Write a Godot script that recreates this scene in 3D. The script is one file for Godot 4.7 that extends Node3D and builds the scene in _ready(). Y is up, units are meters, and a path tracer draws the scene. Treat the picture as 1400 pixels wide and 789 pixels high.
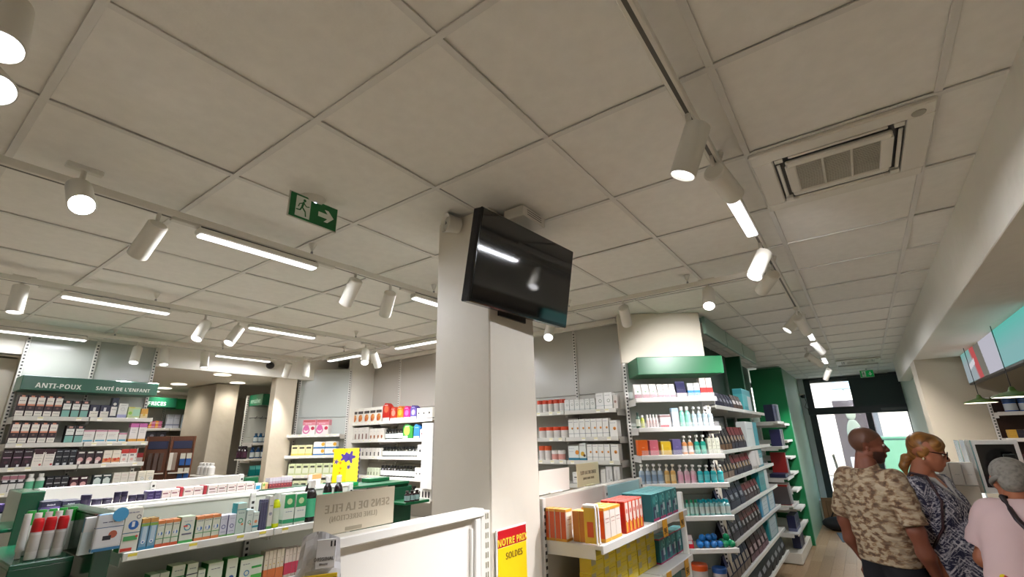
extends Node3D
# A pharmacy sales floor. World: y up, metres; x to the counter side, -z towards the street door.
const CE := 2.795          # underside of the suspended ceiling
const EYE := Vector3(0, 1.7, 0)
const ORD := ["first", "second", "third", "fourth", "fifth", "sixth", "seventh", "eighth", "ninth", "tenth", "eleventh", "twelfth"]
var taken := {}
var mats := {}
var rng := RandomNumberGenerator.new()

func _ready() -> void:
	set_up()
	frame("AP", 90, -5.93, -0)
	frame("PK", 38, -6.083, -3.538)
	frame("BS", 0, 1.11, -7.02)
	frame("GB", -90, -3.03, -2.78)
	frame("BL", -5, -5.5, -4.33)
	frame("BR", 0, -2.9, -4.26)
	frame("CO", 36, -1.74, -4.05)
	frame("G1", 90, -2.97, -0.8)
	frame("G2", 90, -4.1, -0.7)
	frame("G3", 90, -1.3, -2.02)
	frame("A1", 90, -1.45, -4.7)
	frame("A2", 90, -1.45, -7.95)
	shell()
	stock_units()
	stock()
	furnish()
	lamps()
	people()

# ---------------------------------------------------------------- mesh building
class MB:
	var v := PackedVector3Array()
	var n := PackedVector3Array()
	var k := PackedColorArray()
	var xf := Transform3D()
	static var stock := 1.0      # even factor that dims all goods colours to keep whites from clipping
	static func lin(c) -> Color:
		var l := (Color.html(c) if c is String else c as Color).srgb_to_linear()
		return Color(l.r * stock, l.g * stock, l.b * stock)
	func tri(a: Vector3, b: Vector3, c: Vector3, col: Color, na = null, nb = null, nc = null) -> void:
		# a, b, c counter-clockwise seen from outside; stored clockwise
		a = xf * a; b = xf * b; c = xf * c
		var f := (b - a).cross(c - a)
		if f.length_squared() < 1e-16: return
		f = f.normalized()
		v.append_array([a, c, b])
		if na == null: n.append_array([f, f, f])
		else: n.append_array([(xf.basis * na).normalized(), (xf.basis * nc).normalized(), (xf.basis * nb).normalized()])
		k.append_array([col, col, col])
	func quad(a: Vector3, b: Vector3, c: Vector3, d: Vector3, col: Color) -> void:
		tri(a, b, c, col); tri(a, c, d, col)
	func box(at: Vector3, s: Vector3, col, top = null, side = null) -> MB:
		var h := s / 2; var c := lin(col); var t := lin(top) if top != null else c; var e := lin(side) if side != null else c
		var p := func(x, y, z): return at + Vector3(x * h.x, y * h.y, z * h.z)
		quad(p.call(-1, -1, 1), p.call(1, -1, 1), p.call(1, 1, 1), p.call(-1, 1, 1), c)
		quad(p.call(1, -1, -1), p.call(-1, -1, -1), p.call(-1, 1, -1), p.call(1, 1, -1), c)
		quad(p.call(1, -1, 1), p.call(1, -1, -1), p.call(1, 1, -1), p.call(1, 1, 1), e)
		quad(p.call(-1, -1, -1), p.call(-1, -1, 1), p.call(-1, 1, 1), p.call(-1, 1, -1), e)
		quad(p.call(-1, 1, 1), p.call(1, 1, 1), p.call(1, 1, -1), p.call(-1, 1, -1), t)
		quad(p.call(-1, -1, -1), p.call(1, -1, -1), p.call(1, -1, 1), p.call(-1, -1, 1), e)
		return self
	func cbox(at: Vector3, s: Vector3, b: float, col, top = null, side = null) -> MB:
		# box with chamfered edges
		var c := lin(col); var t := lin(top) if top != null else c; var e := lin(side) if side != null else c
		var h := s / 2; b = minf(b, minf(h.x, minf(h.y, h.z)) * .9)
		var P := func(sx, sy, sz, ax): # corner point lying on the face of axis ax
			var q := Vector3(sx * (h.x - b), sy * (h.y - b), sz * (h.z - b))
			q[ax] += [sx, sy, sz][ax] * b
			return at + q
		for ax in 3:
			var u := (ax + 1) % 3; var w := (ax + 2) % 3
			for sg in [-1, 1]:
				var q := []
				for st in [[-1, -1], [1, -1], [1, 1], [-1, 1]]:
					var g := [0, 0, 0]; g[ax] = sg; g[u] = st[0]; g[w] = st[1]
					q.append(P.call(g[0], g[1], g[2], ax))
				if sg < 0: q.reverse()
				var cc := c if ax == 2 else (t if ax == 1 and sg > 0 else e)
				quad(q[0], q[1], q[2], q[3], cc)
		for ax in 3:          # edge strips along axis ax
			var u := (ax + 1) % 3; var w := (ax + 2) % 3
			for su in [-1, 1]:
				for sw in [-1, 1]:
					var g := [0, 0, 0]; g[u] = su; g[w] = sw
					var q := []
					for st in [[-1, u], [1, u], [1, w], [-1, w]]:
						g[ax] = st[0]; q.append(P.call(g[0], g[1], g[2], st[1]))
					if su * sw < 0: q.reverse()
					quad(q[3], q[2], q[1], q[0], t if (su > 0 and u == 1) or (sw > 0 and w == 1) else c)
		for sx in [-1, 1]:
			for sy in [-1, 1]:
				for sz in [-1, 1]:
					var q := [P.call(sx, sy, sz, 0), P.call(sx, sy, sz, 1), P.call(sx, sy, sz, 2)]
					if sx * sy * sz < 0: q.reverse()
					tri(q[0], q[1], q[2], c)
		return self
	func lathe(prof: Array, seg: int, cols, at := Vector3.ZERO, sq := 0.0, flat := 1.0) -> MB:
		# prof: Vector2(radius, height) from bottom to top; cols: one colour or one per band; sq squares the outline, flat squeezes z
		var ring := func(r, y, i):
			var a: float = TAU * i / seg
			var x := cos(a); var z := sin(a)
			var m := 1.0
			if sq > 0: m = lerpf(1.0, 1.0 / maxf(absf(x), absf(z)), sq)
			return at + Vector3(x * r * m, y, z * r * m * flat)
		for j in prof.size() - 1:
			var p: Vector2 = prof[j]; var q: Vector2 = prof[j + 1]
			var c := lin(cols[mini(j, cols.size() - 1)]) if cols is Array else lin(cols)
			var sl := (q - p).normalized()
			var ny := -sl.x if true else 0.0
			for i in seg:
				var a0: float = TAU * i / seg; var a1: float = TAU * (i + 1) / seg
				var n0 := Vector3(cos(a0) * sl.y, ny, sin(a0) * sl.y); var n1 := Vector3(cos(a1) * sl.y, ny, sin(a1) * sl.y)
				var A = ring.call(p.x, p.y, i); var B = ring.call(p.x, p.y, i + 1); var C = ring.call(q.x, q.y, i + 1); var D = ring.call(q.x, q.y, i)
				if sq > 0:
					quad(B, A, D, C, c)
				else:
					tri(B, A, D, c, n1, n0, n0); tri(B, D, C, c, n1, n0, n1)
		return self
	func tube(pts: Array, r, seg: int, col, caps := true) -> MB:
		var c := lin(col)
		var rings := []
		for i in pts.size():
			var d: Vector3 = (pts[mini(i + 1, pts.size() - 1)] - pts[maxi(i - 1, 0)]).normalized()
			var u := d.cross(Vector3.UP if absf(d.y) < .9 else Vector3.RIGHT).normalized(); var w := u.cross(d)
			var rr: float = r[i] if r is Array else r
			var ring := []
			for j in seg: ring.append([pts[i] + (u * cos(TAU * j / seg) + w * sin(TAU * j / seg)) * rr, u * cos(TAU * j / seg) + w * sin(TAU * j / seg)])
			rings.append(ring)
		for i in pts.size() - 1:
			for j in seg:
				var a = rings[i][j]; var b = rings[i][(j + 1) % seg]; var cc = rings[i + 1][(j + 1) % seg]; var d = rings[i + 1][j]
				tri(a[0], cc[0], b[0], c, a[1], cc[1], b[1]); tri(a[0], d[0], cc[0], c, a[1], d[1], cc[1])
		if caps:
			for j in seg:
				tri(pts[0], rings[0][j][0], rings[0][(j + 1) % seg][0], c)
				tri(pts[-1], rings[-1][(j + 1) % seg][0], rings[-1][j][0], c)
		return self
	func prism(poly: PackedVector2Array, z0: float, z1: float, col, back = null) -> MB:
		# an outline in x, y pushed out from z0 to z1
		var c := lin(col)
		if Geometry2D.is_polygon_clockwise(poly): poly.reverse()
		var t := Geometry2D.triangulate_polygon(poly)
		for i in range(0, t.size(), 3):
			var a := poly[t[i]]; var b := poly[t[i + 1]]; var d := poly[t[i + 2]]
			if (b - a).cross(d - a) < 0: var e := b; b = d; d = e
			tri(Vector3(a.x, a.y, z1), Vector3(b.x, b.y, z1), Vector3(d.x, d.y, z1), c)
			tri(Vector3(a.x, a.y, z0), Vector3(d.x, d.y, z0), Vector3(b.x, b.y, z0), c)
		for i in poly.size():
			var a := poly[i]; var b := poly[(i + 1) % poly.size()]
			quad(Vector3(a.x, a.y, z0), Vector3(b.x, b.y, z0), Vector3(b.x, b.y, z1), Vector3(a.x, a.y, z1), lin(back) if back != null else c)
		return self
	func ball(at: Vector3, r: Vector3, col, seg := 14) -> MB:
		var c := lin(col); var rows := seg / 2
		for i in rows:
			for j in seg:
				var q := []
				for st in [[0, 0], [0, 1], [1, 1], [1, 0]]:
					var th: float = PI * (i + st[0]) / rows; var ph: float = TAU * (j + st[1]) / seg
					q.append(Vector3(sin(th) * cos(ph), cos(th), sin(th) * sin(ph)))
				tri(at + q[0] * r, at + q[1] * r, at + q[2] * r, c, q[0] / r, q[1] / r, q[2] / r)
				tri(at + q[0] * r, at + q[2] * r, at + q[3] * r, c, q[0] / r, q[2] / r, q[3] / r)
		return self
	func mesh() -> ArrayMesh:
		var a := []; a.resize(Mesh.ARRAY_MAX)
		a[Mesh.ARRAY_VERTEX] = v; a[Mesh.ARRAY_NORMAL] = n; a[Mesh.ARRAY_COLOR] = k
		var m := ArrayMesh.new()
		if v.size(): m.add_surface_from_arrays(Mesh.PRIMITIVE_TRIANGLES, a)
		return m

# ---------------------------------------------------------------- naming and tagging
func numbered(called: String) -> String:
	var i: int = taken.get(called, -1) + 1
	taken[called] = i
	return called if i == 0 else "%s_%03d" % [called, i]
func tag(o: Node3D, label: String, category: String, group := "") -> Node3D:
	o.set_meta("label", label); o.set_meta("category", category)
	if group: o.set_meta("group", group)
	return o
func thing(called: String, label: String, category: String, at := Vector3.ZERO, turn := 0.0, group := "") -> Node3D:
	var o := Node3D.new(); o.name = numbered(called); add_child(o)
	o.position = at; o.rotation_degrees.y = turn
	return tag(o, label, category, group)
func obj(called: String, b, m: Material, parent: Node = null) -> MeshInstance3D:
	var o := MeshInstance3D.new()
	o.mesh = b.mesh() if b is MB else b
	o.material_override = m
	if parent == null:
		o.name = numbered(called); add_child(o)
	else:
		o.name = called; parent.add_child(o, true)
	return o
func struct(called: String, b, m: Material, parent: Node = null) -> MeshInstance3D:
	var o := obj(called, b, m, parent)
	if parent == null: o.set_meta("kind", "structure")
	return o
func text(called: String, s: String, size: float, col, parent: Node, at: Vector3, turn := Vector3.ZERO, bold := true, align := 1, thick := .002) -> MeshInstance3D:
	var t := TextMesh.new(); t.text = s
	var f := SystemFont.new(); f.font_names = PackedStringArray(["Droid Sans"]); f.font_weight = 700 if bold else 400
	t.font = f; t.font_size = 64; t.pixel_size = size / 46.0; t.depth = thick; t.curve_step = 2.0
	t.horizontal_alignment = [HORIZONTAL_ALIGNMENT_LEFT, HORIZONTAL_ALIGNMENT_CENTER, HORIZONTAL_ALIGNMENT_RIGHT][align]
	var o := obj(called, t, paint(col), parent)
	o.position = at; o.rotation_degrees = turn
	return o

# ---------------------------------------------------------------- materials
func mat(key: String, rough := .5, metal := 0.0, spec := .5) -> StandardMaterial3D:   # takes its colour from the vertices
	if mats.has(key): return mats[key]
	var m := StandardMaterial3D.new(); m.resource_name = key
	m.vertex_color_use_as_albedo = true; m.roughness = rough; m.metallic = metal; m.metallic_specular = spec
	mats[key] = m
	return m
func paint(col, rough := .55, spec := .5) -> StandardMaterial3D:
	var key := "paint %s %s" % [str(col), rough]
	if mats.has(key): return mats[key]
	var m := StandardMaterial3D.new(); m.resource_name = key
	m.albedo_color = Color.html(col) if col is String else col; m.roughness = rough; m.metallic_specular = spec
	mats[key] = m
	return m
func glow(col, e: float) -> StandardMaterial3D:
	var m := StandardMaterial3D.new(); m.resource_name = "lit diffuser"
	m.albedo_color = Color("eee"); m.emission_enabled = true; m.emission = Color.html(col); m.emission_energy_multiplier = e
	return m
func noise_tex(freq: float, ramp: Array, seed_: int, normal := false, size := 512, octaves := 4, type := FastNoiseLite.TYPE_SIMPLEX_SMOOTH) -> NoiseTexture2D:
	var f := FastNoiseLite.new(); f.seed = seed_; f.frequency = freq; f.fractal_octaves = octaves; f.noise_type = type
	var t := NoiseTexture2D.new(); t.width = size; t.height = size; t.seamless = true; t.noise = f
	if normal: t.as_normal_map = true; t.bump_strength = 2.0
	elif ramp.size():
		var g := Gradient.new(); g.offsets = PackedFloat32Array(); g.colors = PackedColorArray()
		var offs := PackedFloat32Array(); var cs := PackedColorArray()
		for r in ramp: offs.append(r[0]); cs.append(Color.html(r[1]))
		g.offsets = offs; g.colors = cs
		t.color_ramp = g
	return t
func surface(key: String, col: String, rough: float, freq: float, spread: float, scale: float, bump := .3) -> StandardMaterial3D:
	# a plain surface with a faint cloud of tone and a fine relief, laid on all sides
	var m := paint(col, rough).duplicate() as StandardMaterial3D; m.resource_name = key
	var a := Color.html(col)
	m.albedo_color = Color.WHITE
	m.albedo_texture = noise_tex(freq, [[0.0, a.darkened(spread).to_html(false)], [1.0, a.lightened(spread * .6).to_html(false)]], 11)
	m.normal_enabled = true; m.normal_texture = noise_tex(.09, [], 5, true, 256); m.normal_scale = bump
	m.uv1_triplanar = true; m.uv1_world_triplanar = true; m.uv1_scale = Vector3.ONE * scale
	return m
func sheet(col: String, alpha: float, rough := .05) -> StandardMaterial3D:
	var m := StandardMaterial3D.new(); m.resource_name = "clear sheet"
	m.transparency = BaseMaterial3D.TRANSPARENCY_ALPHA; var c := Color.html(col); c.a = alpha
	m.albedo_color = c; m.roughness = rough
	return m
# ---------------------------------------------------------------- camera, sky, exposure
func set_up() -> void:
	rng.seed = 7
	var cam := Camera3D.new(); cam.name = "camera"; add_child(cam)
	cam.position = EYE
	cam.basis = Basis(Vector3.UP, deg_to_rad(35.4715)) * Basis(Vector3.RIGHT, deg_to_rad(17.792)) * Basis(Vector3.BACK, deg_to_rad(-1.3368))
	cam.fov = 63.452; cam.near = .03; cam.far = 200.0; cam.current = true
	var we := WorldEnvironment.new(); we.name = "world"; add_child(we)
	var e := Environment.new(); we.environment = e
	e.tonemap_mode = Environment.TONE_MAPPER_LINEAR
	e.tonemap_exposure = EXPOSURE
	e.background_mode = Environment.BG_SKY
	var sky := Sky.new(); var sm := ProceduralSkyMaterial.new()
	sm.sky_top_color = Color("8fb4dc"); sm.sky_horizon_color = Color("e8eef2"); sm.ground_horizon_color = Color("c9c6bf"); sm.ground_bottom_color = Color("8b867c")
	sm.energy_multiplier = 7.0
	sky.sky_material = sm; e.sky = sky
	e.sdfgi_enabled = true; e.ssao_enabled = true; e.ssil_enabled = true
	var sun := DirectionalLight3D.new(); sun.name = "sun"; add_child(sun)
	sun.rotation_degrees = Vector3(-58, 20, 0); sun.light_energy = 6.0; sun.light_color = Color("fff1dc"); sun.shadow_enabled = true; sun.light_angular_distance = .5
const EXPOSURE := 1.0
const SPOT := 3.4
const STRIP := 1.9

# ---------------------------------------------------------------- the shell
func shell() -> void:
	var white := surface("warm white paint", "e6e1d5", .75, .006, .03, .35, .12)
	var cream := surface("cream paint", "ded6c4", .6, .006, .03, .35, .12)
	# floor with wooden planks where it shows
	var b := MB.new(); b.box(Vector3(-3.2, -.06, -5), Vector3(13.4, .1, 15), "8a7355")
	var fl := struct("floor", b, surface("oak underfloor", "b4a288", .45, .02, .12, .8, .3))
	var pv := []
	for i in 4:
		var m := StandardMaterial3D.new(); m.resource_name = "oak plank"
		m.albedo_texture = noise_tex(.018, [[0.0, ["8f7250", "98795a", "8a6d4c", "9c7f5e"][i]], [.55, ["9c7e5a", "a28462", "967856", "a68a68"][i]], [1.0, ["866947", "907252", "826645", "947656"][i]]], 20 + i)
		m.uv1_triplanar = true; m.uv1_world_triplanar = true; m.uv1_scale = Vector3(5, 1, .5); m.roughness = .42
		pv.append(m)
	for row in 16:
		var z := -6.4 - fmod(row * .43, 1.2) + .6
		while z > -12.15:
			var q := MB.new(); var l := minf(1.2, z + 12.19)
			q.cbox(Vector3(-1.28 + row * .13, -.004, z - l / 2), Vector3(.128, .008, l - .002), .001, "fff")
			struct("plank", q, pv[rng.randi() % 4], fl)
			z -= 1.2
	# ceiling: slab, tiles, grid
	b = MB.new(); b.box(Vector3(-3.0, CE + .22, -5), Vector3(13.4, .1, 15), "ddd")
	var ce := struct("ceiling", b, white)
	var tile := StandardMaterial3D.new(); tile.resource_name = "mineral fibre tile"
	tile.albedo_texture = noise_tex(.02, [[0.0, "e4e1da"], [1.0, "ebe8e1"]], 3); tile.roughness = .9
	tile.normal_enabled = true; tile.normal_texture = noise_tex(.25, [], 9, true, 256, 2); tile.normal_scale = .05
	tile.uv1_triplanar = true; tile.uv1_world_triplanar = true; tile.uv1_scale = Vector3.ONE * 1.2
	var tb := MB.new(); tb.cbox(Vector3(0, .009, 0), Vector3(.588, .016, .588), .004, "fff")
	var tm := tb.mesh()
	for i in range(-9, 3):
		for k in range(-2, 20):
			var x := -.77 + .6 * (i + .5); var z := -.74 - .6 * (k + .5)
			if x < -5.95 or z < -12.2 or (i == 1 and (k == 2 or k == 15)): continue
			if z < -4.75 and x < -1.7: continue
			var hw := 1.0
			var t := struct("ceiling_tile", tm, tile, ce)
			t.position = Vector3(x, CE + .004 + (rng.randf() - .5) * .003, z)
			t.rotation = Vector3((rng.randf() - .5) * .003, 0, (rng.randf() - .5) * .003)
	var gm := surface("grid enamel", "dad7d0", .5, .02, .02, 1.0, .05)
	for i in range(-8, 4):
		var g := MB.new(); g.cbox(Vector3(-.77 + .6 * i, CE, -5.7), Vector3(.024, .006, 13.2), .001, "fff")
		struct("ceiling_grid_bar", g, gm, ce)
	for k in range(-2, 20):
		var g := MB.new(); g.cbox(Vector3(-2.7, CE - .0005, -.74 - .6 * k), Vector3(6.6, .006, .024), .001, "fff")
		struct("ceiling_grid_bar", g, gm, ce)
	# walls
	b = MB.new(); b.box(Vector3(-4.05, 1.45, -4.47), Vector3(4.7, 2.9, .12), "fff"); struct("wall_back", b, white)
	b = MB.new(); b.xf = unit["CO"]
	b.box(Vector3(.46, 1.45, -.1), Vector3(.74, 2.9, .1), "fff"); struct("wall_corner", b, cream)
	b = MB.new(); b.xf = unit["CO"]; b.cbox(Vector3(.44, 2.565, .0), Vector3(.77, .462, .05), .002, "fff"); struct("trim_corner", b, cream)
	b = MB.new(); b.box(Vector3(-1.56, 1.45, -7.1), Vector3(.12, 2.9, 4.6), "fff"); struct("wall_aisle", b, paint("0d3a25", .5))
	b = MB.new(); b.box(Vector3(-1.18, 1.45, -10.85), Vector3(.36, 2.9, 2.9), "fff"); struct("wall_entrance", b, surface("pale green paint", "8aa890", .6, .006, .03, .35, .12))
	b = MB.new(); b.box(Vector3(-6.01, 2.66, -1.5), Vector3(.12, .3, 5.0), "fff"); struct("wall_left", b, white)
	b = MB.new(); b.cbox(Vector3(-6.04, 1.4, -3.29), Vector3(.12, 2.79, .28), .004, "fff"); struct("pillar_corner", b, surface("beige paint", "bfb39d", .6, .006, .03, .35, .12))
	b = MB.new(); b.box(Vector3(-6.35, 1.45, -3.95), Vector3(.1, 2.9, 1.1), "fff"); struct("wall_left_end", b, white)
	b = MB.new(); b.box(Vector3(-5.585, 1.4, -4.15), Vector3(.06, 2.79, .4), "fff"); struct("trim_back_corner", b, white)
	b = MB.new(); b.cbox(Vector3(-3.6, 2.77, -4.2), Vector3(3.7, .05, .05), .003, "fff"); struct("trim_cornice", b, white)
	b = MB.new(); b.box(Vector3(-6.15, 2.84, -3.9), Vector3(.5, .08, 1.4), "fff"); struct("ceiling_corner", b, white)
	b = MB.new(); b.box(Vector3(-3, 1.45, 2.45), Vector3(13.4, 2.9, .1), "fff"); struct("wall_rear", b, white)
	b = MB.new(); b.cbox(Vector3(1.81, 2.63, -4.2), Vector3(2.4, .36, 11.8), .004, "fff"); struct("beam_counter", b, white)
	b = MB.new(); b.box(Vector3(1.83, 1.25, -7.3), Vector3(2.44, 2.5, .5), "fff"); struct("wall_counter", b, surface("shaded cream paint", "b5a993", .6, .006, .03, .35, .12))  # cream wall coloured darker to stand in for the weaker light on it
	b = MB.new(); b.box(Vector3(3.05, 1.45, -4), Vector3(.1, 2.9, 13), "fff"); struct("wall_right", b, white)
	b = MB.new(); b.box(Vector3(.88, 1.45, -9.9), Vector3(.24, 2.9, 4.7), "fff"); struct("wall_doorway", b, surface("sage paint", "b9c4b4", .55, .006, .03, .35, .12))
	# the room behind the left wall
	b = MB.new(); b.box(Vector3(-8.0, 2.56, -1.5), Vector3(4.0, .1, 7.5), "fff"); struct("ceiling_side_room", b, white)
	b = MB.new(); b.box(Vector3(-9.2, 1.3, -1.5), Vector3(.1, 2.6, 7.5), "fff"); struct("wall_side_room", b, white)
	b = MB.new(); b.box(Vector3(-7.6, 1.3, -5.0), Vector3(3.2, 2.6, .1), "fff"); struct("wall_side_room_end", b, white)
	b = MB.new(); b.box(Vector3(-7.6, 1.3, 2.3), Vector3(3.2, 2.6, .1), "fff"); struct("wall_side_room_near", b, white)
	b = MB.new(); b.cbox(Vector3(-7.45, 1.25, -3.02), Vector3(.9, 2.5, .3), .004, "fff"); struct("pillar_side_room", b, surface("sand paint", "b5aa96", .6, .006, .03, .35, .12))
	b = MB.new(); b.cbox(Vector3(-6.35, 1.25, -.5), Vector3(.3, 2.5, .66), .004, "fff"); struct("pillar_opening", b, cream)
	# the square pillar in the middle of the shop
	b = MB.new(); b.cbox(Vector3(-1.461, 1.4, -1.813), Vector3(.34, 2.79, .37), .006, "fff"); struct("pillar_centre", b, surface("ivory laminate", "e9e2d3", .45, .004, .02, .3, .08))
	# street door wall
	var dk := paint("1c2a2c", .4)
	b = MB.new()
	b.box(Vector3(-.83, 1.4, -12.2), Vector3(.12, 2.8, .12), "fff"); b.box(Vector3(.8, 1.4, -12.2), Vector3(.1, 2.8, .12), "fff")
	b.box(Vector3(0, 2.1, -12.18), Vector3(1.8, .14, .2), "fff"); b.box(Vector3(0, .05, -12.2), Vector3(1.6, .1, .1), "fff"); b.box(Vector3(0, 2.77, -12.2), Vector3(1.6, .05, .1), "fff")
	var df := struct("door_1", b, dk)
	b = MB.new(); b.cbox(Vector3(.13, 1.05, -12.19), Vector3(.1, 2.05, .08), .004, "fff"); struct("door_stile", b, dk, df)
	b = MB.new(); b.box(Vector3(.37, 2.47, -12.18), Vector3(.9, .62, .04), "fff"); struct("transom_panel", b, paint("203534", .5), df)
	for q in [[-.35, 1.06, .82, 1.94], [.46, 1.06, .58, 1.94]]:
		b = MB.new(); b.box(Vector3(q[0], q[1], -12.2), Vector3(q[2], q[3], .008), "fff"); struct("glass_pane", b, sheet("e8f2f2", .12), df)
	b = MB.new(); b.box(Vector3(-.43, 2.46, -12.2), Vector3(.68, .6, .008), "fff"); struct("glass_pane", b, sheet("e8f2f2", .12), df)
	b = MB.new(); b.box(Vector3(.6, 2.09, -12.07), Vector3(.5, .05, .03), "fff"); struct("door_closer", b, paint("44494a", .3), df)
	b = MB.new(); b.box(Vector3(-.97, 1.4, -12.21), Vector3(.2, 2.8, .1), "fff"); struct("wall_end", b, paint("cfd8dc", .6))
	b = MB.new(); b.box(Vector3(1.2, 1.4, -12.25), Vector3(.7, 2.8, .1), "fff"); struct("wall_end_counter_side", b, paint("cfd8dc", .6))
	b = MB.new(); b.box(Vector3(-1.6, 2.85, -12.3), Vector3(5, .3, .2), "fff"); struct("lintel_end", b, dk)
	b = MB.new(); b.cbox(Vector3(-.86, .38, -11.9), Vector3(.5, .05, .5), .004, "fff"); b.box(Vector3(-.86, .18, -11.9), Vector3(.46, .36, .46), "fff"); struct("windowsill_entrance", b, paint("e4e6e2", .5))
	# out in the street
	b = MB.new(); b.box(Vector3(0, -.08, -22), Vector3(30, .1, 19), "fff"); struct("pavement_street", b, surface("asphalt", "a8a49c", .9, .05, .15, .4, .6))
# ---------------------------------------------------------------- goods
# flat print on the front of a pack, in fractions of its width and height:
#   b y0 y1 col: band over front and sides   r x0 y0 x1 y1 col: patch   d x y r col: disc   t x y w col: a line of small lettering   o: like d, as a ring
func artwork(m: MB, w: float, h: float, z: float, spec: String, side_d := 0.0, x0 := 0.0) -> void:
	var lift := .0004
	for part in spec.split(";", false):
		var a := part.strip_edges().split(" ", false)
		match a[0]:
			"b", "r":
				var r: Array = [0.0, a[1].to_float(), 1.0, a[2].to_float(), a[3]] if a[0] == "b" else [a[1].to_float(), a[2].to_float(), a[3].to_float(), a[4].to_float(), a[5]]
				var c := MB.lin(r[4])
				var l: float = x0 + (r[0] - .5) * w; var q: float = x0 + (r[2] - .5) * w
				m.quad(Vector3(l, r[1] * h, z + lift), Vector3(q, r[1] * h, z + lift), Vector3(q, r[3] * h, z + lift), Vector3(l, r[3] * h, z + lift), c)
				if a[0] == "b" and side_d > 0:
					for s in [-1, 1]:
						var x: float = x0 + s * (w / 2 + lift)
						var p := [Vector3(x, r[1] * h, z), Vector3(x, r[1] * h, z - side_d), Vector3(x, r[3] * h, z - side_d), Vector3(x, r[3] * h, z)]
						if s < 0: p.reverse()
						m.quad(p[0], p[1], p[2], p[3], c)
				lift += .0002
			"d", "o":
				var c := MB.lin(a[4]); var ctr := Vector3(x0 + (a[1].to_float() - .5) * w, a[2].to_float() * h, z + lift); var rr := a[3].to_float() * w
				for i in 12:
					var u := Vector3(cos(TAU * i / 12), sin(TAU * i / 12), 0) * rr; var v := Vector3(cos(TAU * (i + 1) / 12), sin(TAU * (i + 1) / 12), 0) * rr
					if a[0] == "d": m.tri(ctr, ctr + u, ctr + v, c)
					else: m.quad(ctr + u * .68, ctr + u, ctr + v, ctr + v * .68, c)
				lift += .0002
			"t":
				var c := MB.lin(a[4]); var wd := a[3].to_float() * w; var xx := x0 + (a[1].to_float() - .5) * w; var yy := a[2].to_float() * h; var th := h * .022
				var cuts := [0.0, .28, .33, .6, .65, 1.0]
				for i in 3:
					m.quad(Vector3(xx + wd * cuts[2 * i], yy, z + lift), Vector3(xx + wd * cuts[2 * i + 1], yy, z + lift), Vector3(xx + wd * cuts[2 * i + 1], yy + th, z + lift), Vector3(xx + wd * cuts[2 * i], yy + th, z + lift), c)
				lift += .0002
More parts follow.
